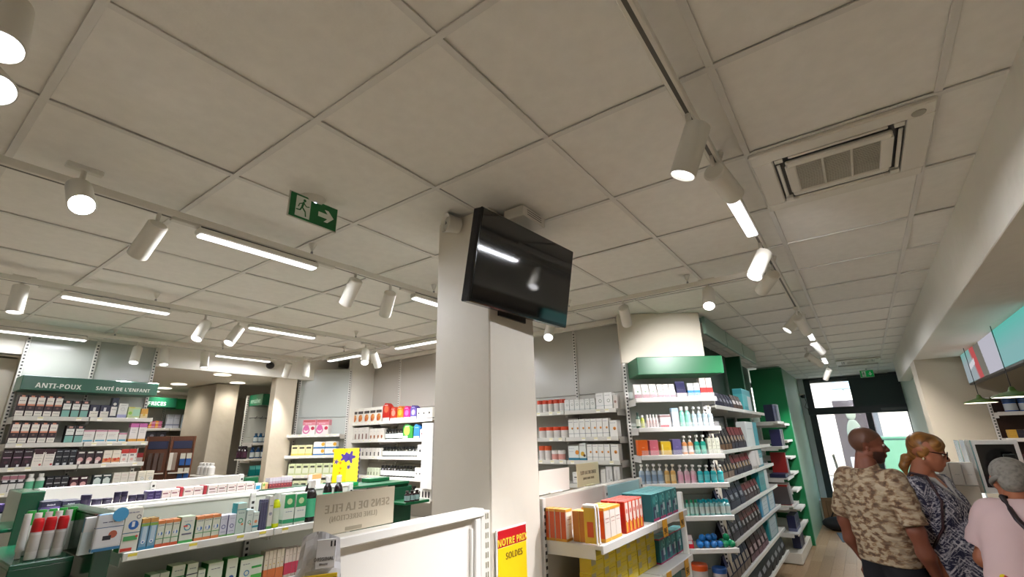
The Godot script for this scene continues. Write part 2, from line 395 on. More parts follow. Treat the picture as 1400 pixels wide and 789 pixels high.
# each maker returns a thing whose base is at its origin and whose front looks along +z
func make(kind: String, spec: Array, w: float, h: float, d: float) -> Node3D:
	var root := Node3D.new()
	MB.stock = .84
	var cols := PackedStringArray()
	var art := []                      # spec: colours first, then the prints
	for e in spec:
		if e.split(" ")[0].length() >= 3: cols.append_array(e.split(" "))
		else: art.append(e)
	var pr: String = art[0] if art.size() else ""
	var m := MB.new()
	match kind:
		"carton", "shrink_pack", "book":
			m.cbox(Vector3(0, h / 2, 0), Vector3(w, h, d), .0022, cols[0], cols[1] if cols.size() > 1 else null, cols[2] if cols.size() > 2 else null)
			m.box(Vector3(0, h + .0003, d * .2), Vector3(w * .8, .0006, .0012), cols[0])      # tuck flap edge
			artwork(m, w, h, d / 2, pr, d)
			obj("cardboard", m, mat("carton board", .45), root)
			if art.size() > 1 and art[1].begins_with("w "):      # a word on the front: w y height colour word
				var wd: PackedStringArray = art[1].split(" ")
				text("lettering", wd[4], h * wd[2].to_float(), wd[3], root, Vector3(0, h * wd[1].to_float(), d / 2 + .0008), Vector3.ZERO, true, 1, .0006)
		"arch":
			var p := PackedVector2Array([Vector2(-w / 2, 0), Vector2(w / 2, 0), Vector2(w / 2, h * .5)])
			for i in 9: p.append(Vector2(w / 2 - w * .72 * i / 8.0, h * .72 + h * .28 * sin(PI * .5 * i / 8.0)))
			p.append(Vector2(-w / 2, h * .8))
			m.prism(p, -d / 2, d / 2, cols[0], cols[1] if cols.size() > 1 else null)
			artwork(m, w, h, d / 2, pr)
			obj("cardboard", m, mat("carton board", .45), root)
		"pouch":
			var wf := [[0.0, 1.0, .9], [.08, 1.0, 1.0], [.3, .98, .95], [.62, .94, .6], [.88, .95, .18], [1.0, .97, .08]]
			for j in 5:
				var a = wf[j]; var b = wf[j + 1]
				var P := func(q, sx, sz): return Vector3(sx * w / 2 * q[1], q[0] * h, sz * d / 2 * q[2])
				var c := MB.lin(cols[1] if cols.size() > 1 and j >= 3 else cols[0]); var e := MB.lin(cols[2] if cols.size() > 2 else cols[0])
				m.quad(P.call(a, -1, 1), P.call(a, 1, 1), P.call(b, 1, 1), P.call(b, -1, 1), c)
				m.quad(P.call(a, 1, -1), P.call(a, -1, -1), P.call(b, -1, -1), P.call(b, 1, -1), c)
				m.quad(P.call(a, 1, 1), P.call(a, 1, -1), P.call(b, 1, -1), P.call(b, 1, 1), e)
				m.quad(P.call(a, -1, -1), P.call(a, -1, 1), P.call(b, -1, 1), P.call(b, -1, -1), e)
			m.quad(Vector3(-w * .485, h, d * .04), Vector3(w * .485, h, d * .04), Vector3(w * .485, h, -d * .04), Vector3(-w * .485, h, -d * .04), MB.lin(cols[0]))
			artwork(m, w * .96, h * .3, d * .5, pr)
			obj("film", m, mat("pouch laminate", .5, 0.0, .3), root)
			if art.size() > 1:
				var lb := MB.new()                     # label on the leaning upper front
				lb.xf = Transform3D(Basis(Vector3.RIGHT, -atan2(d * .2, h * .32)), Vector3(0, h * .3, d * .475))
				artwork(lb, w * .9, h * .34, .002, art[1])
				obj("label", lb, mat("carton board", .45), root)
		"bottle":
			# cols: body, label, cap, liquid shoulder
			var r := w / 2; var hb := h * .8
			var sh := cols[3] if cols.size() > 3 else cols[0]
			m.lathe([Vector2(0, 0), Vector2(r * .9, 0), Vector2(r, h * .02), Vector2(r, h * .12), Vector2(r, h * .56), Vector2(r, h * .62), Vector2(r * .8, h * .72), Vector2(r * .42, hb), Vector2(r * .42, h * .84)], 14, [cols[0], cols[0], cols[0], cols[1], cols[0], sh, sh, sh], Vector3.ZERO, 0.0, clampf(d / w, .5, 1.0))
			obj("bottle_body", m, mat("bottle plastic", .22), root)
			var cp := MB.new()
			cp.lathe([Vector2(r * .58, h * .81), Vector2(r * .58, h * .985), Vector2(r * .5, h), Vector2(0, h)], 12, cols[2])
			obj("cap", cp, mat("cap plastic", .35), root)
		"jar":
			var r := w / 2
			m.lathe([Vector2(0, 0), Vector2(r * .92, 0), Vector2(r, h * .03), Vector2(r, h * .1), Vector2(r, h * .62), Vector2(r * .96, h * .68)], 16, [cols[0], cols[0], cols[0], cols[1], cols[0]])
			obj("jar_body", m, mat("bottle plastic", .22), root)
			var cp := MB.new()
			cp.lathe([Vector2(r * 1.02, h * .68), Vector2(r * 1.02, h * .97), Vector2(r * .95, h), Vector2(0, h)], 16, cols[2])
			obj("lid", cp, mat("cap plastic", .35), root)
		"pump":
			var r := w / 2
			m.lathe([Vector2(0, 0), Vector2(r * .86, 0), Vector2(r * .9, h * .05), Vector2(r * .9, h * .14), Vector2(r * .9, h * .46), Vector2(r * .88, h * .6), Vector2(r * .4, h * .68)], 12, [cols[0], cols[0], cols[0], cols[1], cols[0], cols[0]], Vector3.ZERO, .45, .8)
			obj("bottle_body", m, mat("bottle plastic", .22), root)
			var cp := MB.new()
			cp.lathe([Vector2(r * .42, h * .67), Vector2(r * .42, h * .76), Vector2(r * .16, h * .78), Vector2(r * .16, h * .88), Vector2(0, h * .88)], 12, cols[2])
			cp.cbox(Vector3(0, h * .94, r * .35), Vector3(r * .75, h * .12, r * 1.5), r * .15, cols[2])
			obj("pump_head", cp, mat("cap plastic", .35), root)
		"aerosol":
			var r := w / 2
			m.lathe([Vector2(0, 0), Vector2(r * .95, 0), Vector2(r, h * .02), Vector2(r, h * .2), Vector2(r, h * .6), Vector2(r, h * .65), Vector2(r * .9, h * .69)], 18, [cols[3] if cols.size() > 3 else cols[0], cols[0], cols[0], cols[1], cols[0], "ccc"])
			obj("can", m, mat("bottle plastic", .22), root)
			var cp := MB.new()
			cp.lathe([Vector2(r * .99, h * .67), Vector2(r * .99, h * .93), Vector2(r * .82, h), Vector2(0, h)], 18, cols[2])
			obj("cap", cp, mat("cap plastic", .35), root)
			if pr:
				var lb := MB.new(); lb.xf = Transform3D(Basis(), Vector3(0, 0, -r * .08)); artwork(lb, w * .55, h, r * 1.05, pr); obj("label", lb, mat("carton board", .45), root)
		"tube":
			m.tube([Vector3(0, 0, 0), Vector3(0, h * .14, 0), Vector3(0, h * .16, 0), Vector3(0, h, 0)], [w * .32, w * .32, w * .46, w * .4], 10, cols[0])
			obj("tube_body", m, mat("bottle plastic", .22), root)
			artwork(m, w * .6, h, w * .42, pr)
		"ball":
			m.ball(Vector3(0, h / 2, 0), Vector3(w / 2, h / 2, w / 2), cols[0])
			for i in 8: m.ball(Vector3(cos(i * .8) * w * .42, h / 2 + sin(i * 1.7) * h * .3, sin(i * .8) * w * .42), Vector3.ONE * w * .07, cols[0], 6)
			obj("ball_body", m, mat("bottle plastic", .22), root)
		"tub":
			m.lathe([Vector2(0, 0), Vector2(w * .4, 0), Vector2(w * .46, h * .1), Vector2(w * .47, h * .8)], 20, [cols[0], cols[0], cols[1]])
			obj("tub_body", m, mat("bottle plastic", .22), root)
			var cp := MB.new()
			cp.lathe([Vector2(w * .49, h * .78), Vector2(w * .5, h * .95), Vector2(w * .46, h), Vector2(0, h * .98)], 20, cols[2])
			obj("lid", cp, mat("cap plastic", .3), root)
	MB.stock = 1.0
	return root
const KIND := {"carton": ["carton", "carton"], "shrink_pack": ["shrink_pack", "pack"], "book": ["magazine", "magazine"], "arch": ["display_carton", "carton"], "pouch": ["pouch", "pouch"], "bottle": ["medicine_bottle", "bottle"], "jar": ["lidded_jar", "jar"], "pump": ["pump_bottle", "bottle"], "aerosol": ["aerosol_can", "can"], "tube": ["cream_tube", "tube"], "ball": ["massage_ball", "ball"], "tub": ["lidded_tub", "tub"]}
var unit := {}      # name -> [Transform3D, shelf phrases by height]
func frame(key: String, deg: float, x: float, z: float) -> void:
	unit[key] = Transform3D(Basis(Vector3.UP, deg_to_rad(deg)), Vector3(x, 0, z))
# a run of n like packs side by side on one shelf, from x0 to x1 along it, fronts at zf; stack: layers high; deep: rows back
func run(key: String, where: String, y: float, zf: float, x0: float, x1: float, n: int, h: float, d: float, kind: String, spec: Array, look: String, stack := 1, deep := 1, lean := 0.0) -> void:
	var p := (x1 - x0) / n
	var w := p * .95
	var src := make(kind, spec, w, h / stack * .995, d)
	var total := n * stack * deep
	for j in deep:
		for k in stack:
			for i in n:
				var o: Node3D = src if i + j + k == 0 else src.duplicate()
				o.name = numbered("shelf_pack" if look.contains(" box") else KIND[kind][0]); add_child(o)  # any pack whose look mentions a box, cartons and syrup bottles alike
				var at := Vector3(x0 + p * (i + .5), y + .0015 + k * h / stack, zf - d / 2 - j * (d * 1.04) - rng.randf() * .004)
				var turn := Basis(Vector3.UP, (rng.randf() - .5) * (.03 if stack * deep == 1 else .0)) * Basis(Vector3.BACK, lean)
				if kind == "bottle" or kind == "jar" or kind == "aerosol": turn = Basis(Vector3.UP, (rng.randf() - .5) * .6)
				o.transform = unit[key] * Transform3D(turn, at)
				var l := look
				if n > 1: l += ", %s of %s" % [ORD[mini(i, 11)], ["one", "two", "three", "four", "five", "six", "seven", "eight", "nine", "ten", "eleven", "twelve"][mini(n, 12) - 1]]
				if deep > 1: l += ", %s" % ["front row", "second row", "third row", "fourth row", "fifth row"][j]
				if stack > 1: l += ", %s" % (["lower", "upper"] if stack == 2 else ["bottom", "middle", "top"])[k]
				if (l + ", " + where).split(" ", false).size() > 16: print("LONG ", l, ", ", where)
				tag(o, l + ", " + where, KIND[kind][1], (look + " " + where) if total > 1 else "")

# ---------------------------------------------------------------- shelving
# a metal shelving unit in its own frame: x along it, z outwards from the back panel. bays: x of the uprights; shelves: heights
func shelving(key: String, called: String, label: String, bays: Array, y0: float, y1: float, depth: float, shelves: Array, panel: String, tags := true, ends := "", post := "c8c5bc", back_d := .03) -> Node3D:
	var o := thing(called, label, "shelving")
	o.transform = unit[key]
	for i in bays.size() - 1:
		var b := MB.new(); var w: float = bays[i + 1] - bays[i]
		var seams := maxi(1, roundi((y1 - y0) / .62))
		for s in seams:
			var pb := MB.new()
			pb.cbox(Vector3(bays[i] + w / 2, y0 + (y1 - y0) * (s + .5) / seams, -back_d / 2), Vector3(w - .012, (y1 - y0) / seams - .004, back_d), .003, panel)
			obj("back_panel", pb, mat("gloss panel", .2), o)
		for sy in shelves:
			if sy is Array and not (i in sy[1]): continue
			var y: float = sy[0] if sy is Array else sy
			var dd: float = sy[2] if sy is Array and sy.size() > 2 else depth
			var sb := MB.new()
			sb.box(Vector3(bays[i] + w / 2, y - .008, dd / 2), Vector3(w - .01, .016, dd), post)
			sb.cbox(Vector3(bays[i] + w / 2, y - .014, dd - .005), Vector3(w - .008, .036, .012), .003, post)
			for e in [bays[i] + .008, bays[i + 1] - .008]:      # folded side brackets
				sb.prism(PackedVector2Array([Vector2(0, y - .016), Vector2(dd * .95, y - .016), Vector2(dd * .95, y - .03), Vector2(.02, y - .07), Vector2(0, y - .07)]), -.002, .002, post) if false else sb.box(Vector3(e, y - .035, dd * .45), Vector3(.003, .04, dd * .85), post)
			var sh := obj("shelf", sb, mat("shelf enamel", .3), o)
			if tags:
				var n := maxi(2, int(w / .11))
				for t in n:
					if rng.randf() < .35: continue
					var tb := MB.new()
					var tx: float = bays[i] + w * (t + .3 + rng.randf() * .4) / n
					tb.box(Vector3(tx, y - .014, dd + .0025), Vector3(.036, .026, .001), "e8e6dc")
					tb.box(Vector3(tx, y - .008, dd + .0034), Vector3(.034, .011, .0006), "d9c84a" if key == "G1" else "d8d0a0")
					obj("price_tag", tb, mat("carton board", .45), sh)
	for i in bays.size():
		var ub := MB.new()
		ub.cbox(Vector3(bays[i], (y0 + y1) / 2, .003), Vector3(.03, y1 - y0 + .004, .03), .003, post)
		var up := obj("upright", ub, mat("shelf enamel", .3), o)
		var sl := MB.new(); var y := y0 + .03
		while y < y1 - .03:
			sl.box(Vector3(bays[i], y, .0185), Vector3(.014, .014, .0018), "24221e")
			y += .03
		obj("slot_row", sl, mat("shelf enamel", .3), up).set_meta("kind", "stuff")
	return o
# ---------------------------------------------------------------- lamps
func track(label: String, a: Vector3, z: Vector3, hangers: Array) -> void:
	var o := thing("lighting_track", label, "light track", a)
	var b := MB.new(); var d := z - a
	b.xf = Transform3D(Basis.looking_at(d.normalized()), d / 2)
	b.cbox(Vector3(0, 0, 0), Vector3(.036, .034, d.length()), .003, "dedacf"); b.box(Vector3(0, -.0172, 0), Vector3(.012, .001, d.length() - .02), "55524a")
	obj("rail", b, mat("track enamel", .4), o)
	for t in hangers:
		var h := MB.new(); var p: Vector3 = d * t
		h.tube([p + Vector3(0, .017, 0), p + Vector3(0, CE - a.y - .004, 0)], .0015, 6, "bbb")
		h.lathe([Vector2(.004, CE - a.y - .045), Vector2(.012, CE - a.y - .03), Vector2(.022, CE - a.y - .004)], 12, "dedacf", p)
		h.lathe([Vector2(.0, .017), Vector2(.007, .018), Vector2(.007, .034), Vector2(.0, .036)], 8, "999", p)
		obj("hanger", h, mat("track enamel", .4), o)
func strip(label: String, at: Vector3, along_x: bool, power := 1.0) -> void:
	var o := thing("linear_light", label, "light", at, 90.0 if not along_x else 0.0, "linear lights on the tracks")
	var b := MB.new(); b.cbox(Vector3(0, 0, 0), Vector3(.62, .03, .056), .006, "d8d4c9"); obj("housing", b, mat("track enamel", .4), o)
	for s in [-.36, .36]: obj("track_adapter", MB.new().cbox(Vector3(s, .024, 0), Vector3(.12, .018, .034), .003, "cfcbc0"), mat("track enamel", .4), o)
	b = MB.new(); b.cbox(Vector3(0, -.018, 0), Vector3(.6, .012, .05), .005, "fff"); obj("diffuser", b, glow("fbfbff", 3.0), o)
	var l := AreaLight3D.new(); l.name = "light"; l.area_size = Vector2(.6, .05); l.light_energy = STRIP * power; l.light_color = Color("f6f8ff"); l.shadow_enabled = true; l.area_range = 20.0
	l.position = Vector3(0, -.03, 0); l.rotation_degrees = Vector3(-90, 0, 0); o.add_child(l)
func spot(label: String, at: Vector3, aim: Vector3, along_x := false, on := true, power := 1.0, bright := 6.0) -> void:
	# at: the joint just under the track; aim: which way the lamp points
	var o := thing("track_spotlight", label, "spotlight", at, 0, "cylindrical spotlights on the tracks")
	var b := MB.new()
	var ad := Vector3(.11, .02, .03) if along_x else Vector3(.03, .02, .11)
	b.cbox(Vector3(0, .045, 0), ad, .003, "d8d4c9"); obj("track_adapter", b, mat("track enamel", .4), o)
	b = MB.new(); b.tube([Vector3(0, .04, 0), Vector3(0, .0, 0), aim * .03], .009, 8, "d8d4c9"); obj("stem", b, mat("track enamel", .4), o)
	var up := Vector3.UP if absf(aim.y) < .95 else Vector3.RIGHT
	var bs := Basis.looking_at(aim, up)
	var t := Transform3D(bs * Basis(Vector3.RIGHT, -PI / 2), aim * .02 + (bs.y if absf(aim.y) < .95 else Vector3.ZERO) * -.03)
	# lathe axis y -> aim
	b = MB.new(); b.xf = t
	b.lathe([Vector2(0, -.012), Vector2(.034, -.012), Vector2(.04, -.007), Vector2(.04, .162), Vector2(.0385, .166), Vector2(.036, .166), Vector2(.035, .15)], 28, "dcd8cd")
	obj("body", b, mat("track enamel", .4), o)
	b = MB.new(); b.xf = t; b.lathe([Vector2(.0355, .158), Vector2(.02, .16), Vector2(0, .1605)], 24, "fff"); obj("lens", b, glow("fbfaff", bright), o)
	if on:
		var l := SpotLight3D.new(); l.name = "light"; l.light_energy = SPOT * power; l.light_color = Color("fbf8fa"); l.spot_angle = 30.0; l.spot_range = 20.0; l.spot_attenuation = 2.0
		l.spot_angle_attenuation = .8; l.shadow_enabled = true; l.light_size = .03
		l.transform = Transform3D(bs, t * Vector3(0, .175, 0)); o.add_child(l)
# ---------------------------------------------------------------- shelving units and their boards
func board(parent: Node3D, called: String, at: Vector3, s: Vector3, col: String, m := "board lacquer", rough := .3) -> MeshInstance3D:
	return obj(called, MB.new().cbox(at, s, .004, col), mat(m, rough), parent)
func stock_units() -> void:
	var o := shelving("AP", "wall_shelving", "two bay slotted wall shelving under the ANTI-POUX sign", [.817, 1.304, 1.79], .1, 2.7, .3, [1.962, 1.747, 1.562, 1.375, 1.17, .95, .7], "adafa6")
	var h := thing("section_sign", "long green box sign reading ANTI-POUX and SANTÉ DE L'ENFANT", "sign"); h.transform = unit["AP"]
	board(h, "sign_box", Vector3(1.292, 2.24, .17), Vector3(.97, .122, .26), "1e5a44")
	text("lettering", "ANTI-POUX", .04, "dfe6dc", h, Vector3(1.045, 2.22, .3005))
	text("lettering", "SANTÉ DE L'ENFANT", .0315, "dfe6dc", h, Vector3(1.505, 2.222, .3005))
	shelving("PK", "corner_shelving", "narrow white slotted bay set across the corner with pink cartons", [0, .667], .1, 2.66, .26, [1.80, 1.55, 1.32, 1.12, .9], "b4b7b0", true, "", "cfccc4")
	o = shelving("BL", "wall_shelving", "white wall shelving beside the corner bay, full of dark bottles", [-.12, .575, 1.62], .1, 2.76, .3, [1.935, 1.72, 1.52, 1.295, 1.09, .85], "b9b3a8", true, "", "ddd9cf")
	board(o, "side_panel", Vector3(1.56, 1.54, .31), Vector3(.19, .69, .014), "cfcdc8")
	shelving("BR", "wall_shelving", "white wall shelving behind the orange carton gondola", [-.02, .645, 1.17], .1, 2.76, .3, [1.93, 1.693, 1.495, 1.30, 1.08, .85], "b4b1a8")
	o = shelving("CO", "corner_shelving", "white shelving bay set across the corner under a plain green header", [.075, .76], .1, 2.33, .3, [1.993, 1.755, 1.54, 1.325, 1.088, .86, .56], "a2a8a0", false, "", "d6d4ce")
	for y in [1.993, 1.755, 1.54]:     # clear product guards at the shelf edge
		var g := MB.new(); g.box(Vector3(.417, y + .02, .292), Vector3(.66, .04, .002), "fff"); obj("shelf_guard", g, sheet("ffffff", .12), o)
	h = thing("header_board", "plain glossy green header box over the corner shelving", "sign"); h.transform = unit["CO"]
	board(h, "header_box", Vector3(.475, 2.26, .175), Vector3(.73, .148, .32), "0a5c32", "satin lacquer", .38)
	# low gondolas
	o = shelving("G1", "gondola", "low white gondola with green and white cartons facing the aisle", [.042, .709, 1.376], .12, 1.43, .28, [1.262, 1.005, .75, .5], "bcbfb2", true, "", "cccbc4", .05)
	board(o, "top_rail", Vector3(.709, 1.421, -.025), Vector3(1.36, .02, .06), "f0efe8")
	board(o, "base", Vector3(.709, .06, 0), Vector3(1.34, .12, .5), "d8d6cc")
	o = shelving("GB", "display_unit", "dark green display unit after the green carton gondola holding the yellow box", [0, .6], .1, 1.36, .28, [1.395, 1.1], "16492f", false, "", "1c5a3a")
	board(o, "front_ledge", Vector3(.12, 1.262, -.13), Vector3(.24, .02, .2), "135a34")
	o = shelving("G2", "gondola", "low white gondola behind with red lettered cartons and purple jars", [.11, .679, 1.273], .12, 1.475, .28, [1.37, 1.1, .8], "bbb9b2", false, "", "cccbc4", .05)
	board(o, "base", Vector3(.69, .06, 0), Vector3(1.16, .12, .5), "d8d6cc")
	h = thing("display_plinth", "dark green block after the rear low gondola carrying the red sachet boxes", "display"); h.transform = unit["G2"]
	board(h, "block", Vector3(1.5, .684, .14), Vector3(.4, 1.368, .26), "174a30")
	board(h, "end_board", Vector3(1.34, 1.41, .03), Vector3(.1, .08, .04), "0f5a36")
	o = shelving("G3", "gondola", "low gondola with orange, red and teal cartons beside the pillar", [.0, .678, 1.223], .12, 1.427, .30, [1.252, 1.0, .76, .5], "cbc5bb", false, "", "d2d0ca", .06)
	board(o, "accent_panel", Vector3(.95, 1.345, .003), Vector3(.52, .15, .006), "9fc4c6")
	board(o, "base", Vector3(.61, .06, 0), Vector3(1.22, .12, .5), "d8d6cc")
	board(o, "end_post", Vector3(1.235, .8, .26), Vector3(.03, 1.1, .03), "f0eee8")
	for q in [[.76, 1.215, 0], [1.06, 1.215, 0], [.74, .965, 1], [1.05, .965, 1]]:
		var t := thing("price_card", ["orange price card nearer the red cartons on the upper shelf edge", "orange price card at the post end of the upper shelf edge", "orange price card nearer the yellow cartons on the lower shelf edge", "orange price card at the post end of the lower shelf edge"][[0.76, 1.06, .74, 1.05].find(q[0])], "price card")
		t.transform = unit["G3"]
		board(t, "card", Vector3(q[0], q[1], .311), Vector3(.075, .085, .002), "d69a1c", "carton board", .45)
		text("lettering", "5€" if q[2] else "9€", .03, "6a4a10", t, Vector3(q[0], q[1] - .015, .3125))
	for s in 2:
		var dv := thing("shelf_divider", "clear divider with white top, %s between amber and orange cartons" % ["nearer the pillar,", "farther from the pillar,"][s], "divider"); dv.transform = unit["G3"]
		var x: float = [-.004, .022][s]
		board(dv, "yellow_face", Vector3(x, 1.33, .25), Vector3(.003, .14, .055), "d8b02a", "carton board", .45)
		board(dv, "orange_mark", Vector3(x - .0018, 1.315, .252), Vector3(.001, .06, .03), "d8541c", "carton board", .45)
		board(dv, "top_cap", Vector3(x, 1.408, .25), Vector3(.018, .014, .06), "f4f2ec")
		board(dv, "front_edge", Vector3(x, 1.33, .281), Vector3(.012, .15, .006), "f4f2ec")
	# dark green aisle
	var bays := [0, .68, 1.36, 2.04, 2.7]
	o = shelving("A1", "aisle_shelving", "dark green aisle shelving packed with pouches", bays, .1, 2.0, .38, [1.95, 1.55, 1.31, 1.05, .81, .54, .28], "27382f", false, "", "d6d4cc")
	o = shelving("A2", "aisle_shelving", "half empty white shelving against the green gable near the street door", [0, .68, 1.36], .12, 1.95, .45, [[1.85, [0]], [1.5, [0]], [1.08, [0]], [.72, [0]], [.38, [0]], [1.83, [1]], [1.58, [1]], [1.33, [1]], [1.1, [1]], [.86, [1]], [.6, [1]], [.38, [1]]], "b9c0ba", false, "", "e8e6e0")
	board(o, "plinth", Vector3(.68, .075, .22), Vector3(1.36, .13, .44), "e2dccf")
	for q in [["green_gable", "tall dark green end board between the two aisle shelvings", 2.74, "A1", .2, "0f5a36"], ["green_gable", "tall green end board beyond the half empty shelving", 1.385, "A2", .5, "0d6638"]]:
		var g := thing(q[0], q[1], "panel"); g.transform = unit[q[3]]
		board(g, "panel", Vector3(q[2], 1.385, q[4] / 2 - .02), Vector3(.035, 2.76, q[4]), q[5])
		board(g, "edge_strip", Vector3(q[2], 1.385, q[4] - .015), Vector3(.037, 2.76, .012), "5f8f76")
	var vl := thing("valance", "grey green panel valance hanging under the ceiling along the aisle", "valance", Vector3(-1.06, 2.7, -6.1))
	for i in 3: board(vl, "valance_panel", Vector3(0, 0, 1.0 - i * .9), Vector3(.03, .17, .88), "7f9a8a")
	board(vl, "batten", Vector3(-.03, .06, .1), Vector3(.03, .03, 2.7), "6a857a")
	shelving("BS", "counter_shelving", "brown shelving behind the counter with blue tins", [0, .6], .2, 2.0, .25, [1.84, 1.59, 1.33, 1.08], "33241f", false, "", "d6d0c8")

func sign_sheet(called: String, label: String, key: String, x: float, y: float, z: float, w: float, h: float, col: String) -> Node3D:
	var o := thing(called, label, "sign"); o.transform = unit[key]
	o.position = unit[key] * Vector3(x, y, z)
	board(o, "sheet", Vector3(0, h / 2, 0), Vector3(w, h, .003), col, "acrylic", .25)
	board(o, "foot", Vector3(0, .004, 0), Vector3(w * .4, .008, .03), col, "acrylic", .25)
	return o
func furnish() -> void:
	var en := mat("board lacquer", .3)
	# low white partition in front of the pillar
	var o := thing("partition", "low white framed partition in front of the pillar", "partition"); o.transform = Transform3D(Basis(Vector3.UP, PI / 2), Vector3(-1.3, 0, -.72))
	board(o, "infill_panel", Vector3(.475, .72, 0), Vector3(.72, 1.4, .03), "efece4")
	board(o, "top_rail", Vector3(.475, 1.428, .01), Vector3(.71, .03, .06), "f2f0ea")
	board(o, "side_stile", Vector3(.8, .72, .012), Vector3(.035, 1.38, .045), "e4e2dc")
	board(o, "inner_bead", Vector3(.775, .7, .016), Vector3(.014, 1.36, .02), "f2f0ea")
	var up := board(o, "slotted_post", Vector3(.855, .72, .0), Vector3(.06, 1.42, .05), "e2e0d8")
	var sl := MB.new()
	for i in 38:
		for s in [-1, 1]: sl.box(Vector3(.862 + s * .006, 1.41 - i * .034, .0258), Vector3(.005, .02, .0012), "8a8468")
	obj("slot_row", sl, en, up).set_meta("kind", "stuff")
	# the queue sign on it, seen from behind
	var s := thing("queue_sign", "beige sheet sign on the partition, SENS DE LA FILE showing through reversed", "sign"); s.transform = Transform3D(Basis(Vector3.UP, PI / 2), Vector3(-1.32, 1.445, -1.0))
	board(s, "sheet", Vector3(0, .055, 0), Vector3(.29, .112, .003), "d6cbb4", "acrylic", .35)
	text("lettering", "SENS DE LA FILE", .0225, "b0a48c", s, Vector3(.005, .068, .0008), Vector3(0, 180, 0), true, 1, .003)
	text("lettering", "(LINE DIRECTION)", .0145, "b4a890", s, Vector3(-.01, .04, .0008), Vector3(0, 180, 0), true, 1, .003)
	board(s, "tape", Vector3(-.01, .008, .002), Vector3(.06, .01, .001), "a99e88", "acrylic", .35)
	# crumpled clear bag with printed sleeve at its end
	o = thing("product_bag", "crumpled white product bag marked ORIGINAL hanging at the partition end", "bag"); o.transform = Transform3D(Basis(Vector3.UP, PI / 2 - .5), Vector3(-1.245, 1.36, -.835))
	var b := MB.new(); var f := FastNoiseLite.new(); f.seed = 4; f.frequency = 9.0
	var P := func(i, j, sd):
		var u: float = i / 10.0; var v: float = j / 10.0
		var bulge := sin(PI * u) * sin(PI * minf(v * 1.1, 1.0)) * .014 + f.get_noise_2d(u * .3, v * .4) * .008
		return Vector3((u - .5) * .125 * (1.0 - .25 * v), v * .15 - .05 + .012 * sin(u * 4), sd * (bulge + .002))
	for i in 10:
		for j in 10:
			b.quad(P.call(i, j, 1), P.call(i + 1, j, 1), P.call(i + 1, j + 1, 1), P.call(i, j + 1, 1), MB.lin("d4d4d6"))
			b.quad(P.call(i + 1, j, -1), P.call(i, j, -1), P.call(i, j + 1, -1), P.call(i + 1, j + 1, -1), MB.lin("d4d4d6"))
	obj("bag_film", b, mat("pouch film", .25), o)
	board(o, "sleeve", Vector3(.012, .06, .02), Vector3(.05, .07, .004), "dcdcde", "carton board", .45)
	board(o, "yellow_strip", Vector3(.0, .004, .022), Vector3(.09, .018, .003), "d8b524", "carton board", .45)
	text("lettering", "ORIGINAL", .008, "55565a", o, Vector3(.008, .048, .0225), Vector3.ZERO, false)
	text("lettering", "Blouse", .005, "77787a", o, Vector3(.008, .036, .0225), Vector3.ZERO, false)
	text("lettering", "DE PLAISIR À LA MAISON", .0055, "3a3418", o, Vector3(.0, .001, .0238))
	for e in 2: board(o, "black_mark", Vector3(.024 + e * .009, .083, .0223), Vector3(.004, .014, .001), "2a2a2c", "carton board", .45)
	# price poster low on the pillar
	s = thing("price_poster", "red and yellow NOTRE PRIX poster on the pillar", "poster"); s.transform = Transform3D(Basis(Vector3.UP, PI / 2), Vector3(-1.282, 1.2, -1.755))
	board(s, "frame", Vector3(-.002, .0, 0), Vector3(.215, .3, .006), "f0ece6")
	board(s, "red_field", Vector3(.0, .112, .004), Vector3(.2, .062, .002), "c41420", "carton board", .45)
	board(s, "yellow_field", Vector3(.0, -.03, .004), Vector3(.2, .22, .002), "f0d014", "carton board", .45)
	text("lettering", "NOTRE PRIX", .026, "f0d83a", s, Vector3(0, .098, .0055))
	text("lettering", "SOLDES", .024, "8a6a10", s, Vector3(.01, .045, .0055))
	# sheets standing on the orange carton gondola
	sign_sheet("paper_sheet", "blank white sheet standing on the orange carton gondola", "G3", .16, 1.437, -.02, .3, .11, "efece2").rotation.x = .05
	s = sign_sheet("queue_sign", "small yellowish acrylic sign with reversed lettering beside the blank sheet", "G3", .535, 1.437, -.02, .27, .12, "d5cfa8")
	text("lettering", "SENS DE LA FILE", .018, "77725a", s, Vector3(0, .07, .001), Vector3(0, 180, 0), true, 1, .004)
	text("lettering", "(LINE DIRECTION)", .011, "8a8568", s, Vector3(0, .04, .001), Vector3(0, 180, 0), true, 1, .004)
	# end cap of the front gondola
	o = thing("end_cap", "dark green end cap of the front gondola with a jutting tester shelf", "display", Vector3(-2.86, 0, -.74))
	board(o, "cap_box", Vector3(0, .72, 0), Vector3(.57, 1.43, .06), "0e4229", "gloss lacquer", .18)
	board(o, "cap_top", Vector3(0, 1.44, 0), Vector3(.58, .012, .065), "1f4f39", "gloss lacquer", .18)  # top colour lightened to stand in for the light it reflects
	board(o, "shelf", Vector3(-.16, 1.27, .14), Vector3(.56, .02, .19), "10563a", "gloss lacquer", .18)
	board(o, "shelf_front", Vector3(-.16, 1.235, .232), Vector3(.56, .06, .01), "0e4a31", "gloss lacquer", .18)
	board(o, "shelf_side", Vector3(.115, 1.235, .14), Vector3(.01, .06, .19), "0e4a31", "gloss lacquer", .18)
	board(o, "lower_back", Vector3(-.16, 1.0, .05), Vector3(.56, .36, .02), "3a0f12")
	board(o, "white_post", Vector3(.2, 1.12, -.03), Vector3(.03, .3, .04), "d8d2c4")
	frame("EC", 90, -3.14, -.53)
	run("EC", "on green end cap shelf", 1.281, .36, .02, .135, 3, .15, .04, "aerosol", ["e4e0da", "d4cfc8", "d42026", "b8b4b0"], "red capped white aerosol")
